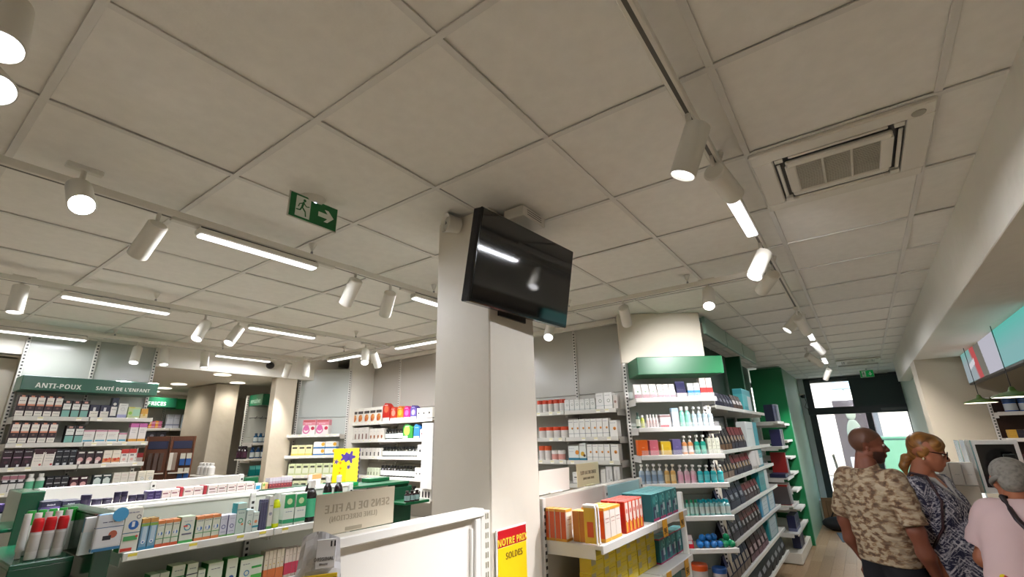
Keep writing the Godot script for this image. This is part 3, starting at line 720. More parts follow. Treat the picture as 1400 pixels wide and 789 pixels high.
	run("EC", "on green end cap shelf, behind", 1.281, .285, .0, .16, 5, .165, .03, "tube", ["dfe0d8"], "white tube")
	run("EC", "on green end cap shelf, at the back", 1.281, .22, .02, .19, 5, .17, .034, "aerosol", ["d8d8cf", "cfd4c8", "1c8a2e"], "green capped white can")
	# hanging cards at the end of the green carton shelf
	frame("BC", 90, -2.58, -.692)
	for q in [["tall white sleeve behind the hand picture pack", .0, 1.3, .05, .135, "dfe4e4 e8e8e4 4a9ab8"], ["blue and white pack with a hand picture on the shelf end", .03, 1.308, .095, .135, "d9dce0 4a9ccc"]]:
		run("BC", "green carton gondola", q[2], .03 if q[1] else .0, q[1] - .03, q[1] - .03 + q[3], 1, q[4], .02, "carton", [q[5], "r .08 .12 .92 .62 e2e4e8;b .62 .64 4a6a90;d .65 .42 .16 b8604a;r .3 .28 .6 .4 20242c;t .2 .76 .6 446;b 0 .08 2f7aa8;d .8 .95 .3 4aa4d8" if q[1] else "b 0 .6 cfdfe4"], q[0])
	# rear gondola: green end, purple lidded tubs
	o = thing("end_cap", "green end board of the rear low gondola with a narrow shelf", "display", Vector3(-4.08, 0, -.74))
	board(o, "cap_box", Vector3(.1, .74, 0), Vector3(.16, 1.46, .1), "083a22", "gloss lacquer", .18)
	board(o, "cap_side", Vector3(-.12, .74, .0), Vector3(.28, 1.46, .07), "22402f", "gloss lacquer", .18)
	board(o, "shelf", Vector3(-.12, 1.27, .14), Vector3(.4, .02, .22), "10563a", "gloss lacquer", .18)
	board(o, "shelf_front", Vector3(-.12, 1.23, .245), Vector3(.4, .06, .01), "0e4a31", "gloss lacquer", .18)
	frame("E2", 90, -4.2, -.46)
	run("E2", "on green shelf of rear end cap", 1.281, .2, .0, .2, 2, .13, .08, "jar", ["2b2634", "dcd8d2", "4a3a68"], "large jar with purple lid")
	for q in 2: text("lettering", "ZzzQuil", .018, "d8d8dc", self.get_node("carton" if false else "."), Vector3.ZERO) if false else null
	# yellow folded display and flat green boxes
	o = thing("display_box", "yellow folded display with purple flowers standing behind the bottles", "display", Vector3(-3.2, 1.397, -2.3), 62)
	o.scale = Vector3.ONE * .78
	b = MB.new()
	for e in 2:
		var bb := MB.new(); bb.xf = Transform3D(Basis(Vector3.UP, [-.45, .42][e]), Vector3.ZERO)
		bb.cbox(Vector3([-.065, .065][e], .165, 0), Vector3(.13, .33, .006), .001, ["f2c40c", "f0d23a"][e])
		obj("yellow_leaf", bb, mat("carton board", .45), o)
		for fl in [[[-.1, .21, .026, "4a3a8a"], [-.02, .25, .05, "4a3a8a"], [-.06, .2, .016, "e07a1c"], [-.055, .15, .014, "e07a1c"], [-.062, .11, .012, "d86a1c"]], [[.03, .25, .062, "4a3a88"], [.02, .16, .024, "4a3a88"]]][e]:
			var p := PackedVector2Array()
			for i in 25:
				var a := TAU * i / 25; p.append(Vector2(fl[0], fl[1]) + Vector2(cos(a), sin(a)) * fl[2] * (.72 + .28 * cos(a * 5)))
			var m := MB.new(); m.xf = bb.xf; m.prism(p, .0032, .0042, fl[3]); obj("flower_print", m, mat("carton board", .45), o)
	var pr := MB.new()
	for i in 8: pr.ball(Vector3(.118, .03 + i * .04, -.058), Vector3(.012, .024, .012), "3a2c5a", 8)
	obj("wavy_edge", pr, mat("carton board", .45), o)
	for q in [["flat green box under the yellow display", -3.12, -2.22, "1c8a4a"], ["long flat dark green box behind the queue sign", -3.25, -2.62, "125a34"], ["flat green box closest to the brown bottles", -3.13, -2.08, "2a9a5a"]]:
		o = thing("flat_box", q[0], "box", Vector3(q[1], 1.397, q[2]), 90)
		obj("cardboard", MB.new().cbox(Vector3(0, .014, 0), Vector3(.2, .026, .1), .003, q[3]), mat("carton board", .45), o)
	o = thing("carton", "orange topped white carton behind the brown syrup bottles", "carton", Vector3(-3.1, 1.397, -1.98), 90)
	b = MB.new(); b.cbox(Vector3(0, .05, 0), Vector3(.07, .1, .05), .003, "e0d8c8", "d8905a"); artwork(b, .07, .1, .025, "b .7 1 d8905a", .05); obj("cardboard", b, mat("carton board", .45), o)
	# screen on the pillar
	var tl := Vector3(-1.15, 2.657, -1.41); var tr := Vector3(-1.095, 2.657, -2.12); var bl := Vector3(-1.226, 2.249, -1.41)
	o = thing("wall_screen", "black switched off television tilted on the pillar", "television")
	var bx := (tr - tl).normalized(); var by := (tl - bl); by = (by - bx * by.dot(bx)).normalized(); var bz := bx.cross(by)
	o.transform = Transform3D(Basis(bx, by, bz), (tr + bl) / 2)
	board(o, "casing", Vector3(0, 0, -.03), Vector3(.715, .418, .045), "0c0c0d", "gloss lacquer", .18)
	board(o, "bezel", Vector3(0, 0, -.004), Vector3(.718, .421, .012), "121213", "gloss lacquer", .18)
	var gl := StandardMaterial3D.new(); gl.resource_name = "screen glass"; gl.albedo_color = Color("060607"); gl.roughness = .06; gl.metallic_specular = .6
	obj("screen", MB.new().box(Vector3(0, .004, .0025), Vector3(.7, .4, .002), "fff"), gl, o)
	b = MB.new(); b.xf = o.transform.affine_inverse(); b.tube([Vector3(-1.29, 2.4, -1.8), Vector3(-1.2, 2.42, -1.78)], .03, 10, "222"); b.box(Vector3(-1.286, 2.4, -1.8), Vector3(.012, .3, .22), "222"); obj("bracket", b, en, o)
	# siren, air vent box
	o = thing("alarm_siren", "round white alarm siren high on the pillar", "siren", Vector3(-1.485, 2.745, -1.625))
	b = MB.new(); b.xf = Transform3D(Basis(Vector3.UP, -.35) * Basis(Vector3.RIGHT, PI / 2), Vector3.ZERO)
	b.lathe([Vector2(.04, 0), Vector2(.042, .035), Vector2(.045, .05), Vector2(.052, .075), Vector2(.05, .078), Vector2(.042, .07), Vector2(.034, .055)], 28, "e2ded4"); obj("horn", b, mat("track enamel", .4), o)
	b = MB.new(); b.xf = Transform3D(Basis(Vector3.UP, -.35) * Basis(Vector3.RIGHT, PI / 2), Vector3.ZERO); b.lathe([Vector2(.036, .056), Vector2(.034, .066), Vector2(.024, .071), Vector2(0, .072)], 24, "d4d0c6"); obj("diaphragm", b, mat("track enamel", .4), o)
	b = MB.new(); b.xf = Transform3D(Basis(Vector3.UP, -.35), Vector3.ZERO); b.prism(PackedVector2Array([Vector2(-.008, -.006), Vector2(.008, -.006), Vector2(0, .01)]), .0715, .073, "333"); obj("emblem", b, en, o)
	o = thing("vent_box", "small white slotted box on the ceiling behind the television", "vent", Vector3(-1.2, 2.765, -1.81))
	board(o, "casing", Vector3.ZERO, Vector3(.12, .055, .2), "dcd8ce")
	for i in 3: board(o, "slot", Vector3(.0605, -.012 + i * .012, 0), Vector3(.001, .004, .13), "4a4842")
	# exit signs
	for q in [[Vector3(-1.875, 2.722, -1.06), 90.0, "green running man exit sign with arrow under the near ceiling lamp", .235, .115, true], [Vector3(.24, 2.70, -11.0), 0.0, "small lit exit sign with down arrow near the street door", .2, .12, false]]:
		o = thing("exit_sign", q[2], "exit sign", q[0], q[1])
		board(o, "backing", Vector3(0, 0, -.004), Vector3(q[3] + .012, q[4] + .012, .006), "d8d6cc")
		var gm := paint("0c6a34", .4)
		if not q[5]:
			gm = glow("0f8a40", .35); gm.albedo_color = Color("0c6a34")
		obj("green_plate", MB.new().box(Vector3.ZERO, Vector3(q[3], q[4], .004), "fff"), gm, o)
		var W: float = q[3]; var wm := "e8efe6"
		board(o, "white_field", Vector3(-W * .24, 0, .003), Vector3(W * .3, q[4] * .86, .002), wm, "carton board", .45)
		b = MB.new(); var ar := PackedVector2Array()
		for p in [[-.04, .012], [.01, .012], [-.008, .032], [.012, .032], [.044, 0], [.012, -.032], [-.008, -.032], [.01, -.012], [-.04, -.012]]:
			ar.append(Vector2(W * .25, 0) + Vector2(p[0], p[1]) * W / .245 if q[5] else Vector2(W * .25, 0) + Vector2(p[1], -p[0]) * W / .245)
		b.prism(ar, .002, .0035, wm); obj("arrow", b, mat("carton board", .45), o)
		b = MB.new(); b.xf = Transform3D(Basis().scaled(Vector3.ONE * W / .245), Vector3(-W * .24, 0, 0))
		b.ball(Vector3(.004, .036, .005), Vector3(.0075, .0075, .0015), "0c6a34", 10)
		for l in [[[.0, .026], [-.006, -.002], .009], [[-.006, 0], [.012, -.02], .006], [[.012, -.02], [.016, -.044], .005], [[-.006, 0], [-.014, -.018], .006], [[-.014, -.018], [-.034, -.02], .005], [[0, .022], [-.02, .012], .0045], [[-.02, .012], [-.024, -.004], .004], [[0, .022], [.016, .008], .0045], [[.016, .008], [.03, .012], .004]]:
			b.tube([Vector3(l[0][0], l[0][1], .004), Vector3(l[1][0], l[1][1], .004)], l[2] * .6, 6, "0c6a34")
		obj("running_figure", b, mat("carton board", .45), o)
		if q[5]:
			b = MB.new(); b.lathe([Vector2(.0, .04), Vector2(.045, .05), Vector2(.075, .095), Vector2(.08, .104)], 24, "dcd8ce", Vector3(0, 0, -.03)); obj("ceiling_dome", b, mat("track enamel", .4), o)
			b = MB.new(); b.ball(Vector3(0, .055, -.005), Vector3(.014, .012, .014), "fff"); obj("led", b, glow("dfe8ff", 3.0), o)
		else: board(o, "bracket", Vector3(0, .075, 0), Vector3(.02, .05, .02), "999")
	# air conditioning cassettes
	for q in [[Vector3(.128, CE - .012, -2.24), "square ceiling air conditioner cassette with louvred grille above the counter aisle"], [Vector3(.13, CE - .012, -9.62), "far ceiling air conditioner cassette near the street door"]]:
		o = thing("air_conditioner", q[1], "air conditioner", q[0])
		b = MB.new()
		b.cbox(Vector3(0, 0, .26), Vector3(.6, .022, .08), .006, "d8d4c8"); b.cbox(Vector3(0, 0, -.26), Vector3(.6, .022, .08), .006, "d8d4c8")
		b.cbox(Vector3(.26, 0, 0), Vector3(.08, .022, .442), .002, "d8d4c8"); b.cbox(Vector3(-.26, 0, 0), Vector3(.08, .022, .442), .006, "d8d4c8")
		for sx in [-1, 1]:
			for sz in [-1, 1]: b.box(Vector3(sx * .2, -.002, sz * .2), Vector3(.03, .014, .03), "d8d4c8")
		obj("frame", b, mat("track enamel", .4), o)
		board(o, "recess", Vector3(0, .012, 0), Vector3(.56, .01, .56), "2a2826")
		b = MB.new(); b.cbox(Vector3(0, -.006, .15), Vector3(.36, .02, .04), .006, "d8d4c8"); b.cbox(Vector3(0, -.006, -.15), Vector3(.36, .02, .04), .006, "d8d4c8"); b.cbox(Vector3(.165, -.006, 0), Vector3(.04, .02, .262), .002, "d8d4c8"); b.cbox(Vector3(-.165, -.006, 0), Vector3(.04, .02, .262), .006, "d8d4c8")
		for x in [-.05, .05]: b.box(Vector3(x, -.008, 0), Vector3(.008, .006, .28), "c8c4b8")
		obj("grille_frame", b, mat("track enamel", .4), o)
		board(o, "filter", Vector3(0, .002, 0), Vector3(.31, .004, .28), "6a665a")
		for i in 18: board(o, "grille_slat", Vector3(0, -.006, -.127 + i * .015), Vector3(.3, .006, .007), "b4afa2")
		for k in 4:
			var a := PI / 2 * k
			var lv := MB.new(); lv.xf = Transform3D(Basis(Vector3.UP, a), Vector3.ZERO); lv.cbox(Vector3(0, -.006, -.205), Vector3(.33, .008, .014), .003, "d8d4c8"); obj("louvre", lv, mat("track enamel", .4), o)
		b = MB.new(); b.lathe([Vector2(0, -.016), Vector2(.02, -.015), Vector2(.022, -.011)], 16, "9a9688", Vector3(.25, 0, .25)); obj("sensor", b, mat("track enamel", .4), o)
	# cameras on the ceiling
	for q in [[Vector3(-5.9, 2.64, -3.0), "small black dome camera on the left wall above the side room"], [Vector3(-.93, 2.42, -11.95), "small black camera beside the street door"]]:
		o = thing("dome_camera", q[1], "camera", q[0])
		obj("dome", MB.new().ball(Vector3.ZERO, Vector3(.05, .045, .05), "17171a"), mat("gloss lacquer", .18), o)
		board(o, "mount", Vector3(-.03, .03, 0), Vector3(.1, .03, .08), "d8d4c8")
	# video strip above the counter
	o = thing("video_screen", "long lit video screen under the counter ceiling showing pink and turquoise", "screen", Vector3(1.0, 2.3, -5.6), -90)
	board(o, "casing", Vector3(0, 0, -.03), Vector3(2.78, .34, .05), "1a1414")
	var im := Image.create(280, 34, false, Image.FORMAT_RGB8)
	for x in 280:
		for y in 34:
			var u := x / 280.0; var v := y / 34.0
			var c := Color("a9b8bc").lerp(Color("6fd0c0"), clampf((.35 - v) * 2.0, 0, 1) * .8)
			if u < .34: c = Color("a8b4ba").lerp(Color("58cbb4"), clampf(.5 - v * 1.2, 0, 1)).lerp(Color("cf5a5c"), smoothstep(.16, .2, u - v * .05))
			if u > .26 + v * .04: c = Color("7d7a70")
			if u > .36 + v * .03: c = Color("cdcbd8")
			if u > .58: c = Color("8fc4c4").lerp(Color("4fd4bc"), clampf(.6 - v, 0, 1))
			if u > .1 and u < .22 and absf(v - .55 + (u - .1)) < .09: c = Color("e6e4ea")
			im.set_pixel(x, y, c)
	var qm := QuadMesh.new(); qm.size = Vector2(2.74, .31)
	var sm := StandardMaterial3D.new(); sm.resource_name = "lit screen"; sm.albedo_color = Color.BLACK; sm.emission_enabled = true; sm.emission_texture = ImageTexture.create_from_image(im); sm.emission_operator = BaseMaterial3D.EMISSION_OP_MULTIPLY; sm.emission = Color.WHITE; sm.emission_energy_multiplier = .75
	obj("picture", qm, sm, o).position = Vector3(0, .005, -.002)
	var al := AreaLight3D.new(); al.name = "light"; al.area_size = Vector2(2.7, .3); al.light_energy = .05; al.light_color = Color("cfe0e0"); al.shadow_enabled = true; al.area_range = 20; al.position = Vector3(0, 0, .02); al.rotation_degrees = Vector3(0, 180, 0); o.add_child(al)
	# counter with its computer
	o = thing("sales_counter", "white sales counter along the right side of the aisle", "counter", Vector3(.86, 0, -5.75))
	board(o, "body", Vector3(.02, .5, 0), Vector3(.5, 1.0, 2.3), "d6d2c8")
	board(o, "worktop", Vector3(0, 1.015, 0), Vector3(.6, .03, 2.34), "e6e3db")
	board(o, "front_panel", Vector3(-.245, .45, .6), Vector3(.012, .7, 1.2), "8a857c")
	o = thing("monitor", "white framed computer monitor with dark screen on the counter", "monitor", Vector3(.72, 1.032, -4.9), -8)
	board(o, "frame", Vector3(0, .4, 0), Vector3(.27, .36, .03), "ecebe8")
	obj("screen", MB.new().box(Vector3(.012, .405, .0155), Vector3(.2, .29, .002), "fff"), gl, o)
	board(o, "stand", Vector3(0, .12, -.02), Vector3(.05, .24, .03), "e4e2de"); board(o, "foot", Vector3(0, .006, 0), Vector3(.2, .012, .14), "e4e2de")
	o = thing("acrylic_stand", "clear teal tinted brochure stand leaning beside the monitor", "stand", Vector3(.56, 1.032, -4.95))
	for i in 3:
		var m := MB.new(); m.cbox(Vector3(-.02 + i * .035, .29, -.02 * i), Vector3(.008, .58, .2), .002, "fff"); obj("acrylic_sheet", m, sheet(["bfe4e0", "e8eeea", "8fc4c4"][i], [.55, .8, .5][i]), o)
	frame("CB", 0, .37, -4.75)
	o = thing("carton_stand", "low pale stand holding three white cartons beside the woman", "stand", Vector3(.47, 1.032, -4.8)); board(o, "block", Vector3(0, .14, 0), Vector3(.2, .28, .1), "c9c2b2")
	run("CB", "on stand beside the woman", 1.315, .02, .0, .2, 3, .15, .07, "carton", ["e9e6de", "t .3 .45 .4 aaa"], "plain white carton")
	o = thing("leaflet_box", "orange leaflet box with green and pink print at the frame edge", "box", Vector3(.76, 1.032, -4.68), -20)
	board(o, "orange_case", Vector3(0, .3, 0), Vector3(.09, .24, .1), "d9741c", "carton board", .45); board(o, "pink_print", Vector3(-.03, .36, .051), Vector3(.03, .06, .002), "d8486a", "carton board", .45); board(o, "green_print", Vector3(-.03, .26, .051), Vector3(.028, .05, .002), "7ab83a", "carton board", .45); board(o, "riser", Vector3(0, .09, 0), Vector3(.08, .18, .08), "dfe0d8")
	o = thing("card_terminal", "small black card reader above the orange leaflet box", "terminal", Vector3(.75, 1.5, -4.63)); board(o, "casing", Vector3(0, .0, 0), Vector3(.06, .05, .03), "18161a"); board(o, "pole", Vector3(.02, -.2, -.06), Vector3(.015, .45, .015), "333")
	# by the door
	o = thing("cardboard_box", "brown flattened cardboard leaning under the window ledge", "cardboard", Vector3(-.78, .0, -11.45), 20); board(o, "sheet", Vector3(0, .24, 0), Vector3(.35, .48, .03), "8a6a4a", "carton board", .45); board(o, "sheet", Vector3(.04, .22, .04), Vector3(.3, .44, .02), "7a5c40", "carton board", .45)
	o = thing("duffel_bag", "black bag lying on the floor near the street door", "bag", Vector3(-.7, .0, -10.9)); obj("bag_body", MB.new().ball(Vector3(0, .11, 0), Vector3(.26, .12, .18), "1c1a1c"), mat("cloth", .8), o); b = MB.new(); b.tube([Vector3(-.1, .2, 0), Vector3(-.05, .3, .02), Vector3(.06, .3, .02), Vector3(.12, .2, 0)], .012, 6, "111"); obj("handle", b, mat("cloth", .8), o)
	o = thing("floor_mat", "blue grey entrance mat in front of the street door", "mat", Vector3(-.2, .0, -10.3), 8); board(o, "pile", Vector3(0, .006, 0), Vector3(1.0, .012, .8), "56626e", "cloth", .8)
	o = thing("trolley", "dark trolley frame standing behind the man in the camouflage shirt", "trolley", Vector3(-.42, 0, -10.6)); b = MB.new(); b.tube([Vector3(0, .03, 0), Vector3(-.12, 1.3, 0)], .012, 8, "c8ccca"); b.tube([Vector3(0, .03, .3), Vector3(-.12, 1.3, .3)], .012, 8, "c8ccca"); obj("uprights", b, mat("track enamel", .4), o); board(o, "base", Vector3(.1, .1, .15), Vector3(.2, .2, .4), "1a1c22")
	b = MB.new(); b.tube([Vector3(-.93, 2.45, -12.14), Vector3(-.9, 2.3, -12.13), Vector3(-.95, 2.2, -12.14), Vector3(-.86, 2.12, -12.13)], .006, 6, "22242a")
	tag(obj("cable", b, en), "thin dark cable hanging beside the street door frame", "cable")
	street()
	side_room()
	# spiky massage balls heaped in the tray
	var spots := [[.47, .27, 0], [.52, .27, 0], [.575, .27, 0], [.625, .265, 0], [.49, .2, 0], [.55, .2, 0], [.61, .2, 0], [.5, .25, 1], [.555, .235, 1], [.6, .22, 1], [.665, .27, 2], [.715, .27, 2], [.67, .2, 2], [.72, .21, 2], [.69, .24, 3]]
	for i in spots.size():
		var q = spots[i]; var green: bool = q[2] >= 2
		var bl2 := make("ball", ["1f9a66" if green else "2a7ccc"], .052, .052, .05)
		bl2.name = numbered("massage_ball"); add_child(bl2); bl2.transform = unit["CO"] * Transform3D(Basis(Vector3.UP, i * 1.3), Vector3(q[0], .862 + (.042 if q[2] % 2 else 0.0), q[1]))
		tag(bl2, "%s spiky massage ball heaped under the plain green header, %s" % ["green" if green else "blue", (["on top of the heap", "in the bottom layer"][0 if q[2] % 2 else 1])], "ball", "%s spiky balls, %s" % ["green" if green else "blue", "upper" if q[2] % 2 else "lower"])
func street() -> void:
	frame("GL", 90, -2.98, -2.54)
	run("GL", "green ledge after the green carton gondola", 1.273, .19, .0, .14, 3, .075, .04, "bottle", ["2a1612", "8aa8a4", "1a100e"], "small brown bottle")
	var o := thing("street_building", "pale building across the street seen through the glass door", "building", Vector3(0, 0, -24))
	board(o, "wall", Vector3(0, 4, 0), Vector3(26, 8, .5), "d6d2c8", "carton board", .45)
	for i in 7: board(o, "window", Vector3(-6.5 + i * 2.2, 1.5, .26), Vector3(.9, 2.2, .1), "5a5f66", "gloss lacquer", .18)
	board(o, "shop_base", Vector3(0, .5, .28), Vector3(26, 1.0, .1), "b8b2a8", "carton board", .45)
	o = thing("awning", "blue grey shop awning across the street", "awning", Vector3(1.9, 3.4, -19.5))
	var b := MB.new(); b.xf = Transform3D(Basis(Vector3.RIGHT, .35), Vector3.ZERO); b.cbox(Vector3(0, 0, 0), Vector3(5.0, .05, 2.6), .01, "7f919c"); obj("canopy", b, mat("cloth", .8), o)
	for x in [-2.2, 0, 2.2]: board(o, "post", Vector3(x, -1.7, 1.0), Vector3(.06, 3.4, .06), "e8e8e4")
	o = thing("poster_stand", "dark poster with a pale figure standing outside the door", "poster", Vector3(-.5, 0, -14.2))
	board(o, "panel", Vector3(.35, 1.45, 0), Vector3(.75, 1.9, .06), "4a4448")
	b = MB.new(); b.ball(Vector3(.3, 2.05, .03), Vector3(.1, .12, .02), "8a9488"); b.ball(Vector3(.3, 1.6, .03), Vector3(.16, .36, .02), "76837a"); obj("figure", b, mat("carton board", .45), o)
	board(o, "star_panel", Vector3(.3, .85, .035), Vector3(.4, .5, .01), "aab4bc")
	o = thing("street_bin", "green cabinet standing outside behind the woman", "cabinet", Vector3(.62, 0, -14.5)); board(o, "body", Vector3(0, .75, 0), Vector3(.8, 1.5, .6), "5f8f78"); board(o, "lid", Vector3(0, 1.52, 0), Vector3(.84, .05, .64), "4f7f6a")
func side_room() -> void:
	# shelving with green headers behind the opening
	frame("FR", 90, -8.6, -2.35)
	var o := shelving("FR", "side_room_shelving", "shelving in the side room under the green dental sign", [-.1, .5, 1.0], .1, 2.35, .35, [1.95, 1.72, 1.5, 1.25], "aaa79c", false)
	var h := thing("section_sign", "green sign ending in FRICES in the side room", "sign"); h.transform = unit["FR"]
	board(h, "sign_box", Vector3(.2, 2.31, .3), Vector3(.62, .14, .2), "1c5a3e"); board(h, "sign_end", Vector3(.76, 2.3, .28), Vector3(.5, .15, .2), "0f7a44")
	text("lettering", "DENTIFRICES", .05, "cfdad0", h, Vector3(.16, 2.29, .4005))
	run("FR", "side room top shelf", 1.95, .33, .15, .4, 3, .1, .08, "carton", ["d9902a", "r .45 0 1 1 b85a80;b .4 .5 eee"], "orange and pink carton", 2)
	run("FR", "side room top shelf", 1.95, .33, .45, .62, 2, .2, .06, "carton", ["ccd0dc", "b .2 .3 8a90a8;t .2 .7 .6 779"], "pale lavender pack")
	run("FR", "side room top shelf", 1.95, .33, .65, .95, 2, .2, .06, "carton", ["c8d4dc", "r .4 .1 .8 .9 4aa8d8"], "white and sky blue pack")
	run("FR", "side room second shelf", 1.72, .33, .5, .98, 9, .12, .05, "carton", ["e4e0d8", "d .5 .72 .3 b83a3a;d .5 .3 .2 444"], "white and red carton")
	run("FR", "side room second shelf", 1.72, .33, .1, .48, 3, .18, .06, "carton", ["35343e", "r .1 .2 .9 .5 b8b8c0;d .6 .7 .2 8a8a94"], "dark carton with silver print")
	run("FR", "side room third shelf", 1.5, .33, .05, .4, 3, .12, .06, "carton", ["d8d0cc", "b .5 1 c8444a"], "white and red box")
	# hook display
	o = thing("hook_display", "brown two panel hook display with blue hanging packs in the side room", "display", Vector3(-6.75, 0, -2.38), 70)
	o.scale = Vector3(.72, .98, 1)
	for s in 2:
		board(o, "back_board", Vector3(-.17 + s * .33, .95, 0), Vector3(.31, 1.8, .03), "5a3220")
		board(o, "edge", Vector3(-.33 + s * .33, .95, .02), Vector3(.025, 1.8, .05), "6a3f28")
		board(o, "header_card", Vector3(-.17 + s * .33, 1.75, .02), Vector3(.26, .09, .006), "16213f", "carton board", .45)
		board(o, "ledge", Vector3(-.17 + s * .33, 1.43, .06), Vector3(.27, .012, .1), "c8c0b4")
	board(o, "edge", Vector3(.32, .95, .02), Vector3(.025, 1.8, .05), "6a3f28")
	for q in [[-.25, 1.56, "4a3830"], [-.17, 1.56, "5a4840"], [-.1, 1.56, "4a3830"], [.03, 1.56, "cfc8bc"], [.08, 1.56, "8a7a6c"]]:
		var p := thing("hanging_pack", "slim brown pack hanging on the brown hook display", "pack", Vector3.ZERO, 0, "slim packs on the hook display"); p.transform = o.transform * Transform3D(Basis(), Vector3(q[0], q[1], .05)); board(p, "card", Vector3.ZERO, Vector3(.055, .2, .01), q[2], "carton board", .45)
	for r in 3:
		for c in 2:
			var p := thing("hanging_pack", "blue and white pack hanging on the brown hook display, %s row, %s" % [ORD[r], ["inner column", "outer column"][c]], "pack"); p.transform = o.transform * Transform3D(Basis(), Vector3(.19 + c * .085, 1.58 - r * .17, .04))
			var b := MB.new(); b.cbox(Vector3.ZERO, Vector3(.07, .14, .012), .002, "1f4f8a"); artwork(b, .07, .07, .006, "b .1 1 b8b4a4"); obj("card", b, mat("carton board", .45), p)
	# second shelving with the open green header
	frame("HK", 90, -6.95, -3.28)
	o = shelving("HK", "side_room_shelving", "wire shelving behind the opening with blue bottles and a green header", [0, .5], .1, 2.35, .32, [1.72, 1.52, 1.3], "b9b8ae", false)
	board(o, "side_panel", Vector3(.52, 1.2, .17), Vector3(.02, 2.35, .34), "d8d4c8")
	board(o, "side_shelf", Vector3(-.07, 1.51, .31), Vector3(.15, .015, .27), "cfcabe")
	for i in 6:
		var b := MB.new(); b.tube([Vector3(.06 + i * .075, 2.05, .0), Vector3(.06 + i * .075, 2.05, .2), Vector3(.06 + i * .075, 2.07, .21)], .004, 6, "444"); obj("hook", b, mat("track enamel", .4), o)
	h = thing("header_board", "green header with faint lettering over the wire shelving in the side room", "sign"); h.transform = unit["HK"]
	board(h, "sign_box", Vector3(.26, 2.28, .24), Vector3(.52, .15, .36), "145c3c"); text("lettering", "HYGIÈNE", .045, "8fa898", h, Vector3(-.0015, 2.26, .24), Vector3(0, -90, 0))
	run("HK", "upper wire shelf in the side room", 1.72, .3, .02, .34, 5, .12, .05, "bottle", ["1f4a6a", "cfd8d8", "1a3a5a"], "blue bottle")
	run("HK", "middle wire shelf in the side room", 1.52, .3, .0, .42, 6, .14, .05, "bottle", ["244a74", "dfe4e0", "20406a"], "dark blue bottle")
	run("HK", "lower wire shelf in the side room", 1.3, .3, .02, .34, 4, .13, .05, "pouch", ["1f9a98", "6ac8c0"], "turquoise pack")
	frame("HL", 0, -6.75, -3.25)
	run("HL", "side of the wire shelving", 1.52, .12, .0, .22, 3, .16, .06, "bottle", ["2a1a24", "4a2c3a", "2a1a24"], "dark plum bottle")
	frame("WB", 0, -6.9, -2.75)
	o = thing("ledge", "white ledge behind the rear low gondola carrying four white bottles", "ledge", Vector3(-6.65, 1.36, -2.75)); board(o, "top", Vector3(0, -.02, 0), Vector3(.6, .03, .2), "d8d4ca"); board(o, "bracket", Vector3(0, -.7, 0), Vector3(.5, 1.32, .15), "cfcabe")
	run("WB", "on ledge in the side room", 1.357, .05, .12, .5, 4, .14, .08, "bottle", ["e0ddd6", "e0ddd6", "e6e3dc"], "plain white bottle")
func other_lamps() -> void:
	for q in [[-6.12, -2.556, "downlight closest to the opening over the side room"], [-7.47, -2.586, "larger downlight in the side room ceiling, above the pillar"], [-8.12, -2.636, "third downlight deep in the side room"], [-8.7, -2.681, "deepest downlight in the side room"], [-6.81, -3.05, "downlight before the green header in the side room"]]:
		var o := thing("downlight", q[2], "downlight", Vector3(q[0], 2.507, q[1]))
		var b := MB.new(); b.lathe([Vector2(.1, .0), Vector2(.11, -.006), Vector2(.095, -.008), Vector2(.09, 0)], 28, "dedad0"); obj("trim_ring", b, mat("track enamel", .4), o)
		b = MB.new(); b.lathe([Vector2(.0, -.006), Vector2(.092, -.004)], 28, "fff"); obj("diffuser", b, glow("fff6ec", 5.0), o)
		var l := SpotLight3D.new(); l.name = "light"; l.light_energy = .8; l.light_color = Color("fbf6f0"); l.spot_angle = 75; l.spot_range = 15; l.spot_attenuation = 2; l.light_size = .08; l.shadow_enabled = true; l.position = Vector3(0, -.02, 0); l.rotation_degrees = Vector3(-90, 0, 0); o.add_child(l)
	for q in [[-6.341, 1.922, .125, "smaller looking green pendant lamp, deeper over the counter"], [-5.068, 1.909, .13, "green pendant lamp cut by the frame edge over the counter"]]:
		var o := thing("pendant_lamp", q[3], "pendant lamp", Vector3(.95, q[1], q[0]))
		var b := MB.new(); b.lathe([Vector2(q[2], 0), Vector2(q[2] * .98, .008), Vector2(q[2] * .6, .028), Vector2(q[2] * .2, .045), Vector2(.012, .075), Vector2(0, .078)], 32, "4f6a2a"); obj("shade", b, mat("track enamel", .4), o)
		b = MB.new(); b.tube([Vector3(0, .07, 0), Vector3(0, 2.45 - q[1], 0)], .003, 6, "222"); obj("cord", b, mat("track enamel", .4), o)
		b = MB.new(); b.lathe([Vector2(0, -.002), Vector2(q[2] * .95, .0)], 32, "fff"); obj("diffuser", b, glow("fff2dc", 3.0), o)
		var l := SpotLight3D.new(); l.name = "light"; l.light_energy = .3; l.light_color = Color("fff4e4"); l.spot_angle = 75; l.spot_range = 12; l.spot_attenuation = 2; l.light_size = .1; l.shadow_enabled = true; l.position = Vector3(0, -.02, 0); l.rotation_degrees = Vector3(-90, 0, 0); o.add_child(l)
